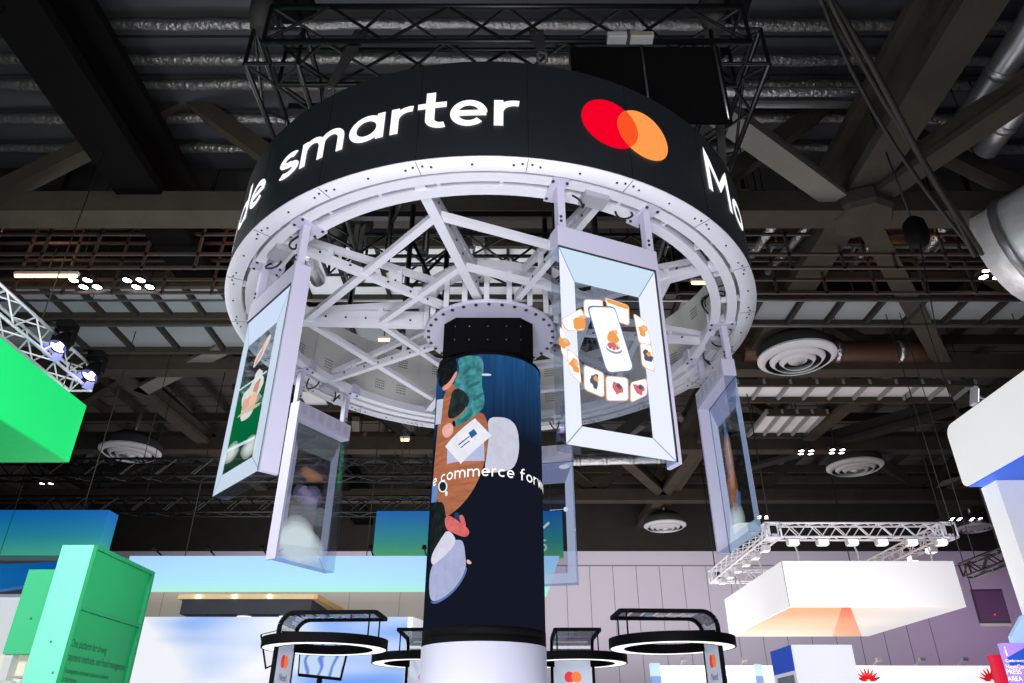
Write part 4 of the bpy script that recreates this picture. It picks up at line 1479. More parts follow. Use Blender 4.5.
# mint and green tall box
bx0, bx1, by0, by1, bz = -6.80, -6.265, 11.0, 13.0, 4.21
t = thing('green_display_tower', 'tall mint fronted box with deep green recessed side and small printed text', 'display', ((bx0 + bx1) / 2, 12, 0))
b = MB().box((bx0, by0, 0), (bx1 - .06, by1, bz - .001))
b.build('core', M['mint'], t)
MB().box((bx1 - .06, by0 + .05, 0), (bx1 - .05, by1 - .08, bz - .06)).build('recessed_side', M['green'], t)
b = MB().box((bx1 - .06, by0, 0), (bx1, by0 + .03, bz)).box((bx1 - .06, by1 - .08, 0), (bx1, by1, bz)).box((bx1 - .06, by0 + .03, bz - .06), (bx1, by1 - .08, bz))
b.box((bx1 - .06, by0 + .03, 3.29), (bx1 - .01, by1 - .08, 3.345))
b.build('rim', mat('green_rim', (0, 140, 86), .6, var=.03), t)
b = MB()
rows = [('One platform for driving', .155, 2.80), ('payment methods, and fraud management', .155, 2.62), ('The integrated and trusted solutions in commerce', .095, 2.46), ('for the business', .095, 2.35)]
for s, size, z in rows:
    vs, fs = font_text(s, size)
    k = {0: .62}.get(0) * (1.0)
    MB().add([(bx1 - .048, by0 + .1 + x * .66, z + y) for x, y, _ in vs], fs).build('printed_text', mat('dark_green_print', (0, 60, 40), .7), t, fix=False)
b = MB()
for (x, z) in ((-6.55, 2.85), (-6.4, 2.45)):
    b.lathe([(0, 0), (.018, 0), (.018, .004), (0, .004)], (x, by0, z), 10, axis=(0, -1, 0))
b.build('screw_cover', mat('teal_dot', (30, 150, 110), .6), t)
t = thing('green_wall_board', 'soft green board standing behind the mint tower at the left edge', 'display', (-8.5, 13.2, 2.9))
MB().box((-8.76, 13.4, 2.93), (-6.9, 13.6, 4.34)).build('board', M['midgreen'], t)
b = MB()
for (x, z) in ((-8.1, 4.05), (-8.45, 3.5), (-8.2, 3.15)):
    b.lathe([(0, 0), (.02, 0), (.02, .004), (0, .004)], (x, 13.4, z), 10, axis=(0, -1, 0))
b.build('screw_cover', MATS['teal_dot'], t)
MB().box((-8.74, 13.45, 0), (-8.6, 13.6, 2.93)).box((-7.2, 13.45, 0), (-7.0, 13.6, 2.93)).build('leg', M['whitepanel'], t)
p = on_y(18, 662, 13.3)
t = thing('display_plinth', 'cream display bay with a small framed logo card at the lower left corner', 'display', (p.x, p.y, 0))
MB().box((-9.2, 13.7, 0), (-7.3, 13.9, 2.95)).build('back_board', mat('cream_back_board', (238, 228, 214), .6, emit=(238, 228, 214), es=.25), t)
MB().box((-8.45, 13.3, 2.55), (-8.0, 13.68, 2.58)).box((-8.42, 13.6, 2.58), (-8.06, 13.62, 2.85)).build('card', mat('pale_grey_card', (190, 198, 214), .5), t)
b = MB()
for s in (-1, 1):
    cx = -8.24
    pts = [(cx + s * (.02 + .05 * math.sin(k / 8 * math.pi)) * 1.0, 13.594, 2.69 + .09 * k / 8) for k in range(9)]
    for k in range(8):
        b.bar(pts[k], pts[k + 1], .02, .008, up=(0, 1, 0))
    b.bar((cx, 13.594, 2.735), (cx + s * .04, 13.594, 2.735), .018, .008, up=(0, 1, 0))
b.build('logo_mark', M['bolt'], t)
t = thing('display_product', 'rounded white product below the small framed logo card', 'product', (-8.35, 13.2, 2.3))
MB().lathe([(.22, 0), (.22, .08), (.19, .2), (.1, .27), (0, .29)], (-8.35, 13.15, 2.22), 24).lathe([(.22, .02), (.32, -.01), (.32, .005), (.22, .035)], (-8.35, 13.15, 2.22), 12, a0=-60, a1=60).build('crown', M['whitepanel'], t)
MB().box((-8.7, 12.95, 0), (-8.0, 13.35, 2.22)).build('stand', M['tan'], t)

# long pale blue fascia, tan wall and lit blue booth wall
t = thing('pale_blue_fascia', 'long pale blue to mint fascia running behind the column', 'sign', (-4.6, 20, 5.03))
f = gradient('pale_blue_fabric', [(0., (170, 244, 216)), (.35, (170, 224, 244)), (1., (164, 204, 250))], 'Z', .88, .25)
MB().prism([(-10.44, 20, 5.03), (.93, 20, 5.03), (1.3, 20, 6.05), (-10.44, 20, 6.05)], (0, .3, 0)).build('fabric_face', f, t)
b = MB()
for x in (-9, -4, .5):
    b.tube([(x, 20.15, 6.05), (x, 20.15, 11.72)], .014, 5)
b.build_each('suspension_wire', M['rubber'], t)
OR8 = ['first', 'second', 'third', 'fourth', 'fifth', 'sixth', 'seventh', 'eighth']
for k in range(8):
    x = -9.6 + k * 1.45
    a = thing('arm_lamp', '%s small black arm lamp from the left on top of the pale blue fascia' % OR8[k], 'lamp', (x, 20.1, 6.05), 'arm lamps on the pale blue fascia')
    MB().bar((x, 19.5, 6.16), (x, 20.1, 6.06), .03, .03).build('arm', M['black'], a)
    MB().lathe([(0, 0), (.07, 0), (.05, .1), (0, .1)], (x, 19.5, 6.12), 12).build('lamp_head', M['black'], a)
sq = gradient('square_sign_fabric', [(0., (90, 176, 110)), (.4, (40, 140, 140)), (1., (0, 100, 176))], 'Z', .6, .3, .1)
t = thing('shaded_hanging_sign', 'blue to green hanging sign with booth number 515 half hidden by the column', 'sign', (-1.3, 22, 6.45))
MB().box((-4.19, 22, 6.46), (1.55, 22.25, 7.86)).build('fabric_face', sq, t)
vs, fs = font_text('M515', .5)
MB().add([(.0 + x * .95, 21.99, 6.64 + y) for x, y, _ in vs], fs).build('booth_number', screen('number_white', (214, 226, 214), .8), t, fix=False)
b = MB()
for x in (-3.8, 1.2):
    b.tube([(x, 22.1, 7.86), (x, 22.1, 16.58)], .014, 5)
b.build_each('suspension_wire', M['rubber'], t)
t = thing('tan_booth_wall', 'tan booth wall band under the pale blue fascia', 'booth wall', (-4.6, 19, 0))
MB().box((-10.2, 19.4, 0), (-.3, 19.6, 5.0)).build('wall_panel', M['tan'], t)
b = MB()
for x in (-9, -7.4, -5.8, -4.2, -2.9, -1.6):
    b.box((x, 19.39, 0), (x + .015, 19.4, 5.0))
b.build('joint', mat('tan_joint', (160, 146, 136), .8), t)
t = thing('timber_canopy', 'dark soffit canopy with pale timber edge and round downlights at left', 'canopy', (-5.6, 16.2, 3.9))
MB().box((-7.0, 16.0, 3.96), (-4.25, 18.4, 4.26)).build('soffit', M['navy'], t)
MB().box((-7.1, 15.98, 4.26), (-4.2, 18.4, 4.36)).build('timber_edge', M['oak'], t)
b = MB().bar((-4.17, 16.0, 4.31), (-3.9, 19.3, 4.31), .06, .1)
b.build('timber_rail', mat('amber_timber', (226, 170, 90), .5), t)
for (u, v) in ((198, 597.5), (234, 598.5), (269, 599)):
    p = on_y(u, v, 15.96)
    MB().lathe([(0, 0), (.03, 0), (.03, .03), (0, .03)], (p.x, 15.97, 4.31), 10, axis=(0, -1, 0)).build('stud_light', M['lamp'], t)
for (u, v) in ((234, 611.5), (285, 615.5)):
    p = on_z(u, v, 3.955)
    MB().lathe([(0, -.004), (.16, -.004)], (max(p.x, -6.6), min(max(p.y, 16.3), 18), 3.95), 24).build('downlight', screen('downlight', (255, 250, 240), 1.6), t, fix=False)
MB().box((-7.0, 18.2, 0), (-6.8, 18.4, 3.96)).box((-4.5, 18.2, 0), (-4.3, 18.4, 3.96)).build('post', M['navy'], t)
lit = bpy.data.materials.new('lit_blue_graphic')
lit.use_nodes = True
nt = lit.node_tree
pb = nt.nodes['Principled BSDF']
tc = nt.nodes.new('ShaderNodeTexCoord')
mp = nt.nodes.new('ShaderNodeMapping')
mp.inputs['Scale'].default_value = (1.1, 1, 2.4)
nz = nt.nodes.new('ShaderNodeTexNoise')  # white noise patches also stand in for downlight pools on the graphic
nz.inputs['Scale'].default_value = 2.0
nz.inputs['Detail'].default_value = 1
nz.inputs['Distortion'].default_value = .3
sx = nt.nodes.new('ShaderNodeSeparateXYZ')
ad = nt.nodes.new('ShaderNodeMath')
ad.operation = 'MULTIPLY_ADD'
ad.inputs[1].default_value = -.27
rp_ = nt.nodes.new('ShaderNodeValToRGB')
rp_.color_ramp.elements[0].position, rp_.color_ramp.elements[0].color = .05, lin((70, 130, 240))
rp_.color_ramp.elements[1].position, rp_.color_ramp.elements[1].color = .42, lin((246, 248, 255))
for pos_, c_ in ((.16, (120, 168, 244)), (.28, (196, 214, 250))):
    k = rp_.color_ramp.elements.new(pos_)
    k.color = lin(c_)
L = nt.links.new
L(tc.outputs['Generated'], mp.inputs['Vector'])
L(mp.outputs[0], nz.inputs['Vector'])
L(tc.outputs['Generated'], sx.inputs[0])
L(sx.outputs['X'], ad.inputs[0])
L(nz.outputs['Fac'], ad.inputs[2])
L(ad.outputs[0], rp_.inputs[0])
L(rp_.outputs[0], pb.inputs['Emission Color'])
pb.inputs['Emission Strength'].default_value = .92
pb.inputs['Base Color'].default_value = (.05, .05, .06, 1)
t = thing('lit_booth_wall', 'glowing blue and white cloud-patterned booth wall at lower left', 'booth wall', (-4.8, 16, 0))
MB().box((-8.2, 15.7, 0), (-2.15, 15.9, 3.86)).build('lit_face', lit, t)
b = MB().prism([(-2.14, 15.7, 0), (-2.14, 15.7, 3.86), (-1.55, 17.6, 3.86), (-1.55, 17.6, 0)], (.1, 0, 0))
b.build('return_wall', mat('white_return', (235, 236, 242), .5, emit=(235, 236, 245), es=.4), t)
p, q = on_y(150, 655, 15.68), on_y(262, 640, 15.68)

# ================================================================== KIOSKS
KR = .61


def kiosk(label, loc, rot, swirl):
    k = thing('ring_kiosk', label, 'kiosk', (0, 0, 0), 'kiosks with black ring canopies around the column', local=True)
    z0, z1 = 2.40, 2.488
    MB().lathe([(KR - .16, z0 + .004), (KR - .16, z1), (KR, z1), (KR, z0), (KR - .015, z0), (KR - .015, z0 + .004), (KR - .145, z0 + .004), (KR - .145, z0), (KR - .16, z0), (KR - .16, z0 + .004)], (0, 0, 0), 72, smooth=False).build('ring_canopy', M['black'], k)
    MB().lathe([(KR - .145, z0 + .002), (KR - .015, z0 + .002)], (0, 0, 0), 72).build('ring_light', M['ringlight'], k, fix=False)
    # upright slab bending over the ring at the top (local x: panel stands at -x side)
    xl, xr, hw, zt, cr = -.40, .53, .25, 2.71, .14
    path = [(xl, 0), (xl, zt - cr)] + [(xl + cr - cr * math.cos(R_(a)), zt - cr + cr * math.sin(R_(a))) for a in range(15, 91, 15)] + [(xr, zt)]
    th = .035
    for s in (-1, 1):
        b = MB()
        for (xa, za), (xb, zb) in zip(path, path[1:]):
            b.bar((xa, s * hw, za), (xb, s * hw, zb), th, th, up=(0, 1, 0))
        b.build('side_rail', M['black'], k)
    b = MB().bar((xr, -hw, zt), (xr, hw, zt), .03, .035)
    b.build('end_rail', M['black'], k)
    b = MB()
    for (xa, za), (xb, zb) in zip(path[1:], path[2:]):
        n = 6 if xb - xa > .3 else 1
        for i in range(n):
            f0, f1 = i / n + .02, (i + 1) / n - .02
            A, B = Vector((xa, 0, za)), Vector((xb, 0, zb))
            dd = (B - A).normalized()
            b.bar(A.lerp(B, f0), A.lerp(B, f1), 2 * hw - .03, .006, up=(-dd.z, 0, dd.x))
    b.build('louvre_top', M['slat'], k)
    b = MB()
    for s in (-1, 1):
        b.tube([(xr - .06, s * (hw - .02), z1), (xr - .06, s * (hw - .02), zt)], .008, 6)
    b.build_each('support_rod', M['black'], k)
    MB().box((xl - .012, -hw + .015, .05), (xl + .012, hw - .015, zt - cr)).build('back_panel', mat('kiosk_panel', (186, 192, 208), .4, emit=(190, 200, 225), es=.25), k)
    b = MB()
    pts = [(.045 * math.cos(t * .2618), .045 * math.sin(t * .2618)) for t in range(24)]
    face = []
    for s, m_, e in ((-1, 0, .013), (1, 1, .0135)):
        vs, fs = flat_poly([(x * 1.35 + s * .042, y * 1.35) for x, y in pts])
        b.add([(xl + e, y_, 2.29 + z_) for y_, z_, _ in [(v[0], v[1], 0) for v in vs]], fs, m_)
    b.build('emblem', [mat('emblem_red', (215, 20, 30), .5, emit=(205, 20, 30), es=.5), mat('emblem_orange', (235, 120, 30), .5, emit=(225, 110, 30), es=.5)], k, fix=False)
    b = MB()
    for s_, z_ in (('Need', 2.12), ('Open', 2.03)):
        vs, fs = font_text(s_, .095)
        b.add([(xl + .0135, -.10 + x, z_ + y) for x, y, _ in vs], fs)
    b.build('panel_text', M['bolt'], k, fix=False)
    # dark inner ring sleeve
    MB().lathe([(KR - .165, z0 - .0), (KR - .165, z1)], (0, 0, 0), 60).build('inner_sleeve', M['neck'], k)
    b = MB()
    for a in (70, 180, 290):
        b.tube([((KR - .08) * math.cos(R_(a)), (KR - .08) * math.sin(R_(a)), z1), (xl + .02, (KR - .08) * math.sin(R_(a)) * .42, z1 + .05)], .01, 6)
    b.build_each('stay', M['black'], k)
    MB().lathe([(0, 0), (.5, 0), (.5, .05), (0, .05)], (0, 0, 0), 48).build('foot_plate', M['black'], k)
    k.location = loc
    k.rotation_euler = (0, 0, rot)
    return k


def place(label, u, v, rot):
    p = on_z(u, v, 2.40)
    return p


pk = on_z(325, 649.5, 2.40)
k0 = kiosk('black ring canopy kiosk at lower left in front of the lit blue wall', (pk.x, pk.y, 0), R_(-3), True)
pk2 = on_z(672, 648.5, 2.40)
dup(k0, (pk2.x, pk2.y, 0), R_(180 + 3), 'black ring canopy kiosk at lower right below the white hanging sign')
pk3 = on_z(575, 664, 2.40)
dup(k0, (pk3.x, pk3.y, 0), R_(90 + 180), 'black ring canopy kiosk right of the column foot, its panel facing the viewer')
pk4 = on_z(424, 664, 2.40)
dup(k0, (pk4.x, pk4.y, 0), R_(90 + 180), 'black ring canopy kiosk half hidden behind the column foot at left')
# tilted touch screens near the left kiosk
def monitor(label, quad, m, name='touch_screen'):
    a, b_, c, d = [Vector(p) for p in quad]
    pn = (b_ - a).cross(c - a).normalized()
    d = d - pn * (d - a).dot(pn)
    n = (d - a).cross(b_ - a).normalized()
    t = thing(name, label, 'monitor', c)
    f = MB().prism([a, b_, c, d], n * -.03)
    f.build('bezel', M['black'], t)
    ce = (a + b_ + c + d) / 4
    ins = [p.lerp(ce, .06) + n * .004 for p in (a, b_, c, d)]
    MB().add(ins, [(0, 1, 2, 3)]).build('screen', m, t, fix=False)
    low = (c + d) / 2
    MB().tube([low + n * -.03, Vector((low.x, low.y + .1, 0))], .03, 8).build('stand', M['black'], t)
    return t


swirl = bpy.data.materials.new('blue_swirl_screen')
swirl.use_nodes = True
nt = swirl.node_tree
pb = nt.nodes['Principled BSDF']
tc = nt.nodes.new('ShaderNodeTexCoord')
wv = nt.nodes.new('ShaderNodeTexWave')
wv.inputs['Scale'].default_value = 1.2
wv.inputs['Distortion'].default_value = 5
wv.inputs['Detail'].default_value = 1
rr = nt.nodes.new('ShaderNodeValToRGB')
rr.color_ramp.elements[0].color, rr.color_ramp.elements[0].position = lin((96, 130, 220)), .02
rr.color_ramp.elements[1].color, rr.color_ramp.elements[1].position = lin((196, 222, 252)), .3
nt.links.new(tc.outputs['Generated'], wv.inputs['Vector'])
nt.links.new(wv.outputs['Fac'], rr.inputs[0])
nt.links.new(rr.outputs[0], pb.inputs['Emission Color'])
pb.inputs['Emission Strength'].default_value = .9
pb.inputs['Base Color'].default_value = (.02, .02, .03, 1)
Y = 8.9
monitor('tilted touch screen with blue swirls behind the left ring kiosk', [on_y(300, 643, Y), on_y(350, 642, Y), on_y(341, 679, Y - .3), on_y(297, 671, Y - .3)], swirl)
Y = 8.6
monitor('tilted white screen poking out left of the left ring kiosk', [on_y(261, 634, Y), on_y(290, 627, Y + .2), on_y(286, 659, Y + .1), on_y(268, 666, Y - .1)], screen('blank_screen', (242, 242, 250), .98))
MB()

# ================================================================== RIGHT SIDE BOOTHS
X0w, X1w, Yf, Yb, Zb, Zt = 7.98, 13.06, 21.75, 28.3, 5.0, 6.29
t = thing('white_hanging_sign', 'large white boxed hanging sign with orange shaded underside at right', 'sign', ((X0w + X1w) / 2, 25, Zb))
wf = mat('white_sign_fabric', (246, 246, 250), .7, var=.015, scale=.5, emit=(250, 248, 255), es=.3)  # emission stands in for spotlights falling on the fabric
b = MB()
b.box((X0w, Yf, Zb), (X1w, Yf + .06, Zt)).box((X0w, Yb - .06, Zb), (X1w, Yb, Zt)).box((X0w, Yf + .06, Zb), (X0w + .06, Yb - .06, Zt)).box((X1w - .06, Yf + .06, Zb), (X1w, Yb - .06, Zt))
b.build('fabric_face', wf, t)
b = MB().box((X0w + .06, Yf + .06, Zb), (X1w - .06, Yb - .06, Zb + .03))
und = gradient('orange_shaded_underside', [(0., (255, 168, 108)), (.4, (255, 196, 156)), (1., (255, 226, 206))], 'Y', .62, .3)
un = b.build('underside', und, t)
WW = X1w - X0w
b = MB().add([(X0w + .33 * WW, Yf + .07, Zb - .003), (X1w - .06, Yf + .07, Zb - .003), (X1w - .06, Yb - .07, Zb - .003), (X0w + .94 * WW, Yb - .07, Zb - .003)], [(0, 1, 2, 3)])
b.build('underside_pale_field', gradient('pale_underside', [(0., (255, 224, 204)), (.5, (252, 240, 234)), (1., (250, 246, 248))], 'X', .62, .3), un, fix=False)
b = MB().add([(X0w + .30 * WW, Yf + .07, Zb - .005), (X0w + .35 * WW, Yf + .07, Zb - .005), (X0w + .95 * WW, Yb - .07, Zb - .005), (X0w + .74 * WW, Yb - .07, Zb - .005)], [(0, 1, 2, 3)])
b.build('underside_wedge', gradient('orange_wedge', [(0., (240, 92, 50)), (.35, (255, 150, 104)), (1., (255, 196, 166))], 'Y', .62, .3), un, fix=False)
b = MB()
for x, y in ((X0w, Yf), (X1w, Yf), (X0w, Yb), (X1w, Yb)):
    b.box((x - .012, y - .012, Zb), (x + .012, y + .012, Zt))
b.build('corner_seam', mat('pale_grey_seam', (190, 188, 196), .6), t)
TZ = 7.25
for i, (x, y) in enumerate(((8.6, Yf + .3), (10.4, Yf + .3), (12.6, Yf + .3), (X0w + .1, 24), (X0w + .1, 26.5), (X1w - .1, 25), (X0w + .5, Yb - .1), (X1w - .5, Yb - .1))):
    MB().tube([(x, y, Zt - .02), (x + .04, y, Zt + .25), (x - .02, y, Zt + .5), (x, y, TZ - .15)], [.02, .035, .025, .02], 6).build('suspension_chain', M['alu'], t)
wt = thing('white_square_truss', 'white lattice truss rectangle carrying spotlights above the white hanging sign', 'truss', (10.5, 25, TZ))
C4 = [(7.95, 22.1, TZ), (13.3, 22.1, TZ), (13.3, 28.9, TZ), (7.95, 28.9, TZ)]
for nm, i, j in (('front_truss', 0, 1), ('right_truss', 1, 2), ('rear_truss', 2, 3), ('left_truss', 3, 0)):
    ch = [MB() for _ in range(4)]
    la = MB()
    truss_into(C4[i], C4[j], .42, .42, .032, .36, .018, ch, la)
    for c in ch[1:]:
        la.add(c.v, c.f, 0, True)
    o = ch[0].build(nm, mat('white_truss_paint', (232, 232, 240), .4, .1, var=.03, emit=(230, 230, 245), es=.12), wt)
    la.build('lacing', MATS['white_truss_paint'], o)
for c in C4:
    b = MB()
    for i in (-1, 1):
        for j in (-1, 1):
            b.tube([(c[0] - .22, c[1] + i * .22, TZ + j * .22), (c[0] + .22, c[1] + i * .22, TZ + j * .22)], .03, 6)
            b.tube([(c[0] + i * .22, c[1] - .22, TZ + j * .22), (c[0] + i * .22, c[1] + .22, TZ + j * .22)], .03, 6)
            b.tube([(c[0] + i * .22, c[1] + j * .22, TZ - .22), (c[0] + i * .22, c[1] + j * .22, TZ + .22)], .03, 6)
    b.box((c[0] - .16, c[1] - .225, TZ - .16), (c[0] - .1, c[1] - .2, TZ + .16))
    b.build('corner_frame', MATS['white_truss_paint'], wt)
    MB().box((c[0] - .1, c[1] - .24, TZ - .12), (c[0] + .1, c[1] - .226, TZ + .12)).build('corner_plate', M['bolt'], wt)
b = MB()
for c in C4:
    b.tube([(c[0], c[1], TZ + .24), (c[0], c[1], 11.9)], .02, 6)
b.build_each('suspension_wire', M['rubber'], wt)
ORD = ['first', 'second', 'third', 'fourth', 'fifth', 'sixth', 'seventh']
proto = None
spots = []
for i in range(6):
    spots.append(((8.55 + i * .9, 22.1, TZ), '%s white spotlight from the left on the front side of the white truss' % ORD[i], 0))
for i in range(6):
    spots.append(((7.95, 22.9 + i * 1.05, TZ), '%s white spotlight from the front on the left side of the white truss' % ORD[i], 90))
for i in range(5):
    spots.append(((13.3, 23.1 + i * 1.2, TZ), '%s white spotlight from the front on the right side of the white truss' % ORD[i], -90))
for loc, lab, rz in spots:
    if proto is None:
        proto = thing('spotlight', lab, 'spotlight', (0, 0, 0), 'white spotlights on the white truss', local=True)
        MB().box((-.17, -.13, -.42), (.17, .1, -.24)).build('body', mat('white_lamp_body', (226, 226, 232), .4), proto, bevel=.02)
        MB().bar((-.19, 0, -.36), (-.19, 0, -.2), .02, .05).bar((.19, 0, -.36), (.19, 0, -.2), .02, .05).bar((-.19, 0, -.2), (.19, 0, -.2), .05, .02).build('yoke', M['alu'], proto)
        MB().add([(-.14, -.132, -.40), (.14, -.132, -.40), (.14, -.132, -.27), (-.14, -.132, -.27)], [(0, 1, 2, 3)]).add([(-.14, -.1, -.422), (.14, -.1, -.422), (.14, .08, -.422), (-.14, .08, -.422)], [(0, 1, 2, 3)]).build('lens', screen('spot_lens', (255, 255, 255), 2.5), proto, fix=False)
        o = proto
    else:
        o = dup(proto, label=lab)
    o.location = loc
    o.rotation_euler = (0, 0, R_(rz))

# white cabinet with blue side
t = thing('white_blue_tower', 'white box tower with blue side panel at lower right', 'display', (5.6, 14.4, 0))
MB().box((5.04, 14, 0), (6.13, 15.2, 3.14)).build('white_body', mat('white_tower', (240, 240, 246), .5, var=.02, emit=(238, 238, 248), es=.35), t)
MB().box((5.03, 14.02, 2.72), (5.04, 15.18, 3.14)).build('blue_panel', mat('blue_print', (24, 84, 214), .5, var=.05, emit=(20, 80, 210), es=.35), t)
MB().box((5.028, 14.1, 2.2), (5.04, 15.0, 2.66)).build('picture_panel', mat('picture_grey', (176, 180, 196), .5, var=.4, scale=6), t)
# long lit counter wall far right
t = thing('lit_white_counter', 'long glowing white booth wall along the bottom right with red flower marks', 'booth wall', (11, 26, 0))
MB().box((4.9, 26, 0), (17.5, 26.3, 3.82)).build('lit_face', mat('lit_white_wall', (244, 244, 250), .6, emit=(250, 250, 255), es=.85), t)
MB().box((4.6, 26.0, 0), (4.9, 26.3, 3.9)).box((8.0, 25.96, 0), (8.25, 26, 3.86)).build_each('blue_strip', mat('pale_blue_strip', (160, 190, 240), .6, emit=(150, 180, 240), es=.6), t)
counter = t
for k, x in enumerate((5.6, 6.6, 7.6, 10.6, 12.0, 13.4, 14.8, 16.2)):
    a = thing('arm_lamp', '%s small grey arm lamp from the left on top of the long glowing white wall' % OR8[k], 'lamp', (x, 26.1, 3.82), 'arm lamps on the long white wall')
    MB().bar((x, 25.6, 3.98), (x, 26.1, 3.84), .03, .03).build('arm', mat('grey_arm_lamp', (150, 150, 156), .5), a)
    MB().box((x - .09, 25.5, 3.92), (x + .09, 25.66, 4.02)).build('lamp_head', MATS['grey_arm_lamp'], a)
t = counter
def flower(cx, cz, r):
    b = MB()
    for k in range(8):
        a = R_(-70 + k * 20)
        d = Vector((math.sin(a), 0, math.cos(a)))
        n = Vector((d.z, 0, -d.x))
        c = Vector((cx, 25.985, cz))
        pts = [c + d * .1 * r, c + d * .5 * r + n * .12 * r, c + d * r + n * .04 * r, c + d * r - n * .04 * r, c + d * .5 * r - n * .12 * r]
        b.add(pts, [(0, 1, 2, 3, 4)])
    return b
for (u, v) in ((869, 682), (993, 682)):
    p = on_y(u, v, 25.98)
    flower(p.x, p.z, .42).build('flower_mark', mat('flower_red', (214, 30, 40), .6, emit=(214, 30, 40), es=.5), t, fix=False)

# white canopy with blue belly and pillar at the right edge
kx = 8.95
t = thing('white_blue_canopy', 'white rounded canopy with bright blue belly on a white pillar at the right edge', 'canopy', (10, 12, 6))
pr = []
yb, yf, zb, zt = 13.84, 7.0, 6.0, 7.28
r = .22
prof = [(yf, zb), (yb - .14, zb)] + [(yb - .14 + .14 * math.sin(R_(a)), zb + .14 - .14 * math.cos(R_(a))) for a in (18, 36, 54, 72, 90)] + [(yb, zt - r)] + [(yb - r + r * math.cos(R_(a)), zt - r + r * math.sin(R_(a))) for a in (22, 45, 67, 90)] + [(yf, zt)]
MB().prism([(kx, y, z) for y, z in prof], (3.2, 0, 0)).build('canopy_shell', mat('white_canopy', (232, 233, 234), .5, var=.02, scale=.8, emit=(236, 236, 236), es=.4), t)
belly = [(yf, zb - .012), (yb - .35, zb - .012)]
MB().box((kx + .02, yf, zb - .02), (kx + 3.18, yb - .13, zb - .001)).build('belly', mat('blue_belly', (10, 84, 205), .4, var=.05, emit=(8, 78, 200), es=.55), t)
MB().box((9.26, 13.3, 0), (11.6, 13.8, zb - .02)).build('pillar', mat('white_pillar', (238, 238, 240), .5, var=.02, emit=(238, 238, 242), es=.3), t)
p = on_x(976, 396, kx + .1)
h = thing('floodlight', 'small white floodlight on an arm over the white canopy corner', 'spotlight', p)
MB().bar(p + Vector((-.1, 0, -.18)), p + Vector((.02, 0, .18)), .16, .07).build('body', M['grille'], h)
MB().bar(p + Vector((-.06, -.02, -.14)), p + Vector((.03, -.02, .14)), .1, .075).build('lens', screen('flood_lens', (250, 250, 255), 1.2), h)
MB().tube([p, p + Vector((.25, 0, -.1)), Vector((p.x + .3, p.y, zt - .01))], .025, 6).build('arm', M['steel'], h)

# speaker hung beside the pillar
p = on_y(991, 606, 17)
t = thing('hanging_speaker', 'dark purple black loudspeaker hanging below the short black truss', 'speaker', p)
MB().prism([(p.x - .36, 17, p.z + .36), (p.x + .36, 17, p.z + .37), (p.x + .37, 17.05, p.z - .36), (p.x - .35, 17.05, p.z - .36)], (.30, .46, 0)).build('cabinet', M['speaker'], t)
MB().add([(p.x - .32, 16.985, p.z + .32), (p.x + .32, 16.985, p.z + .33), (p.x + .33, 17.03, p.z - .31), (p.x - .31, 17.03, p.z - .31)], [(0, 3, 2, 1)]).build('grille_cloth', mat('purple_grille', (52, 14, 58), .8, var=.4, scale=40), t, fix=False)
MB().lathe([(0, 0), (.022, 0), (.022, .01), (0, .01)], (p.x + .02, 16.995, p.z - .18), 10, axis=(0, -1, 0)).build('badge', mat('red_badge', (200, 20, 60), .5, emit=(200, 20, 60), es=.5), t)
MB().tube([(p.x - .2, 17.2, p.z + .36), (p.x - .3, 17.3, 16.58)], .014, 5).build('suspension_wire', M['rubber'], t)

# red and purple totems
p = on_y(1002, 668, 11)
t = thing('red_totem', 'red standing panel at the bottom right corner', 'totem', (p.x, 11, 0))
A, B = on_y(991.5, 655, 11), on_y(1012, 652, 11)
MB().prism([(A.x, 11, 0), (B.x + .3, 11, 0), (B.x + .3, 11, B.z), (A.x, 11, A.z)], (0, .12, 0)).build('panel', mat('red_print', (200, 22, 50), .5, var=.1, emit=(190, 20, 50), es=.2), t)
t = thing('purple_totem', 'purple and blue printed panel with white lines of text at the bottom right corner', 'totem', (p.x + .3, 10.5, 0))
A, B = on_y(1002.5, 643, 10.5), on_y(1040, 640, 10.5)
MB().prism([(A.x, 10.5, 0), (B.x, 10.5, 0), (B.x, 10.5, A.z), (A.x, 10.5, A.z)], (0, .12, 0)).build('panel', mat('violet_print', (160, 126, 214), .5, var=.05, emit=(150, 116, 210), es=.25), t)
q0, q1 = on_y(1003, 643, 10.49), on_y(1040, 664, 10.49)
MB().add([(q0.x, 10.495, q1.z - .02), (q1.x, 10.495, q1.z), (q1.x, 10.495, q0.z), (q0.x, 10.495, q0.z - .18)] , [(0, 1, 2, 3)]).build('blue_top', mat('totem_blue', (34, 70, 170), .5, emit=(30, 66, 170), es=.45), t, fix=False)
b = MB()
for s, u, v, sz in (('i', 1006, 656, .18), ('Conferences', 1006, 662, .05), ('NextCom', 1006.5, 668.5, .07), ('PRESS', 1007, 674, .08), ('AREA', 1008.5, 681, .08)):
    o = on_y(u, v, 10.485)
    vs, fs = font_text(s, sz)
    MB().add([(o.x + x, 10.488, o.z + y) for x, y, _ in vs], fs).build('printed_text', mat('white_print', (240, 240, 246), .6, emit=(240, 240, 246), es=.6), t, fix=False)
t = thing('pale_blue_banner', 'pale blue banner edge between the purple totem and the white pillar', 'banner', (9.9, 11.5, 0))
A, B = on_y(1012, 636, 11.4), on_y(1030, 615, 11.4)
MB().prism([(A.x, 11.4, 0), (A.x + 1.2, 11.4, 0), (A.x + 1.2, 11.4, B.z), (B.x - .1, 11.4, B.z), (A.x, 11.4, A.z)], (0, .1, 0)).build('panel', mat('pale_blue_banner_print', (170, 200, 236), .5, emit=(170, 200, 236), es=.4), t)

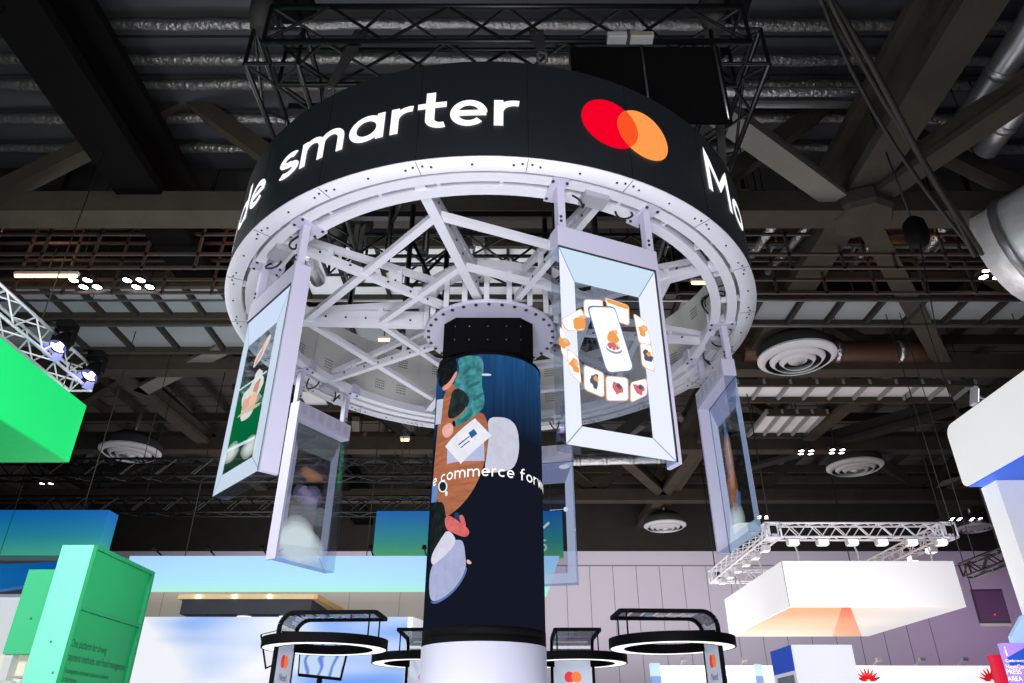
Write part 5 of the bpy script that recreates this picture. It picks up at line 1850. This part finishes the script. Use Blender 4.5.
# ================================================================== LIGHT
w = bpy.data.worlds.new('hall_air')
SC.world = w
w.use_nodes = True
w.node_tree.nodes['Background'].inputs[0].default_value = (.75, .8, 1, 1)
w.node_tree.nodes['Background'].inputs[1].default_value = .05


def area(name, loc, rot, size, watt, col=(1, 1, 1), sy=None):
    d = bpy.data.lights.new(name, 'AREA')
    d.energy = watt
    d.color = col
    d.size = size
    if sy:
        d.shape = 'RECTANGLE'
        d.size_y = sy
    o = bpy.data.objects.new(name, d)
    COL.objects.link(o)
    o.location = loc
    o.rotation_euler = [R_(a) for a in rot]
    return o


area('booth_fill_under_ring', (-.2, 5.2, .4), (180, 0, 0), 4, 95, (.95, .96, 1))  # added up-light, stands in for bounce from the bright floor below the ring
area('aisle_fill', (-.2, 1.2, .5), (142, 0, 0), 3, 255, (.97, .97, 1))  # extra area light put in to brighten the ring interior
area('fill_behind_viewer', (0, -1.5, 2.5), (104, 0, 0), 5, 430, (.95, .95, 1), 2)  # unseen front fill, added for housings and faces towards the camera
area('booth_fill_mid', (-1, 12.6, 3.0), (180, 0, 0), 4, 240, (.96, .97, 1), 3)  # added so the roof panels beyond the ring do not stay dark
area('booth_fill_left', (-6.5, 16, 4.7), (180, 0, 0), 6, 420, (.9, .97, 1), 2.4)  # added up-light standing in for booth light on the left roof
area('booth_fill_right', (9, 18, 3.4), (180, 0, 0), 7, 420, (1, .95, .93), 8)  # added panel shining up in place of the right booths' light
area('booth_fill_far', (0, 30, 3.5), (180, 0, 0), 24, 1900, (1, .93, .88), 12)  # wide added up-light in place of booth light on the far roof
area('wall_fill', (2, 33, 9.2), (65, 0, 0), 36, 820, (1, .97, 1), 2)  # added strip that brightens the back wall, no fixture modelled
area('violet_wash', (24, 35, 7), (75, 0, 10), 8, 110, (.9, .5, 1), 3)
area('green_side_fill', (-2.6, 10.5, 3.7), (0, 84, 0), 1.2, 130)  # added fill for the green side of the tower
area('green_front_fill', (-6.0, 4, 6), (78, 0, 8), 1.5, 720, (1, 1, 1))  # added fill for the mint tower front and the soft green board
area('right_booth_fill', (5, 9, 3), (100, 0, -35), 2, 110, (1, 1, 1))  # added fill for the canopy, pillar and totems at right
for x, y, z, e in ((-12, 14.8, 13.0, 26), (-6.5, 14.8, 13.2, 40), (1.2, 14.9, 13.0, 30), (10, 14.8, 13.2, 9)):
    d = bpy.data.lights.new('catwalk_glow', 'POINT')
    d.energy = e
    d.color = (1, .5, .22)
    d.shadow_soft_size = .2
    o = bpy.data.objects.new('catwalk_glow', d)
    COL.objects.link(o)
    o.location = (x, y, z)

SC.view_settings.view_transform = 'Standard'
SC.view_settings.look = 'None'
SC.view_settings.gamma = 1
SC.view_settings.exposure = 0
SC.view_settings.use_curve_mapping = False
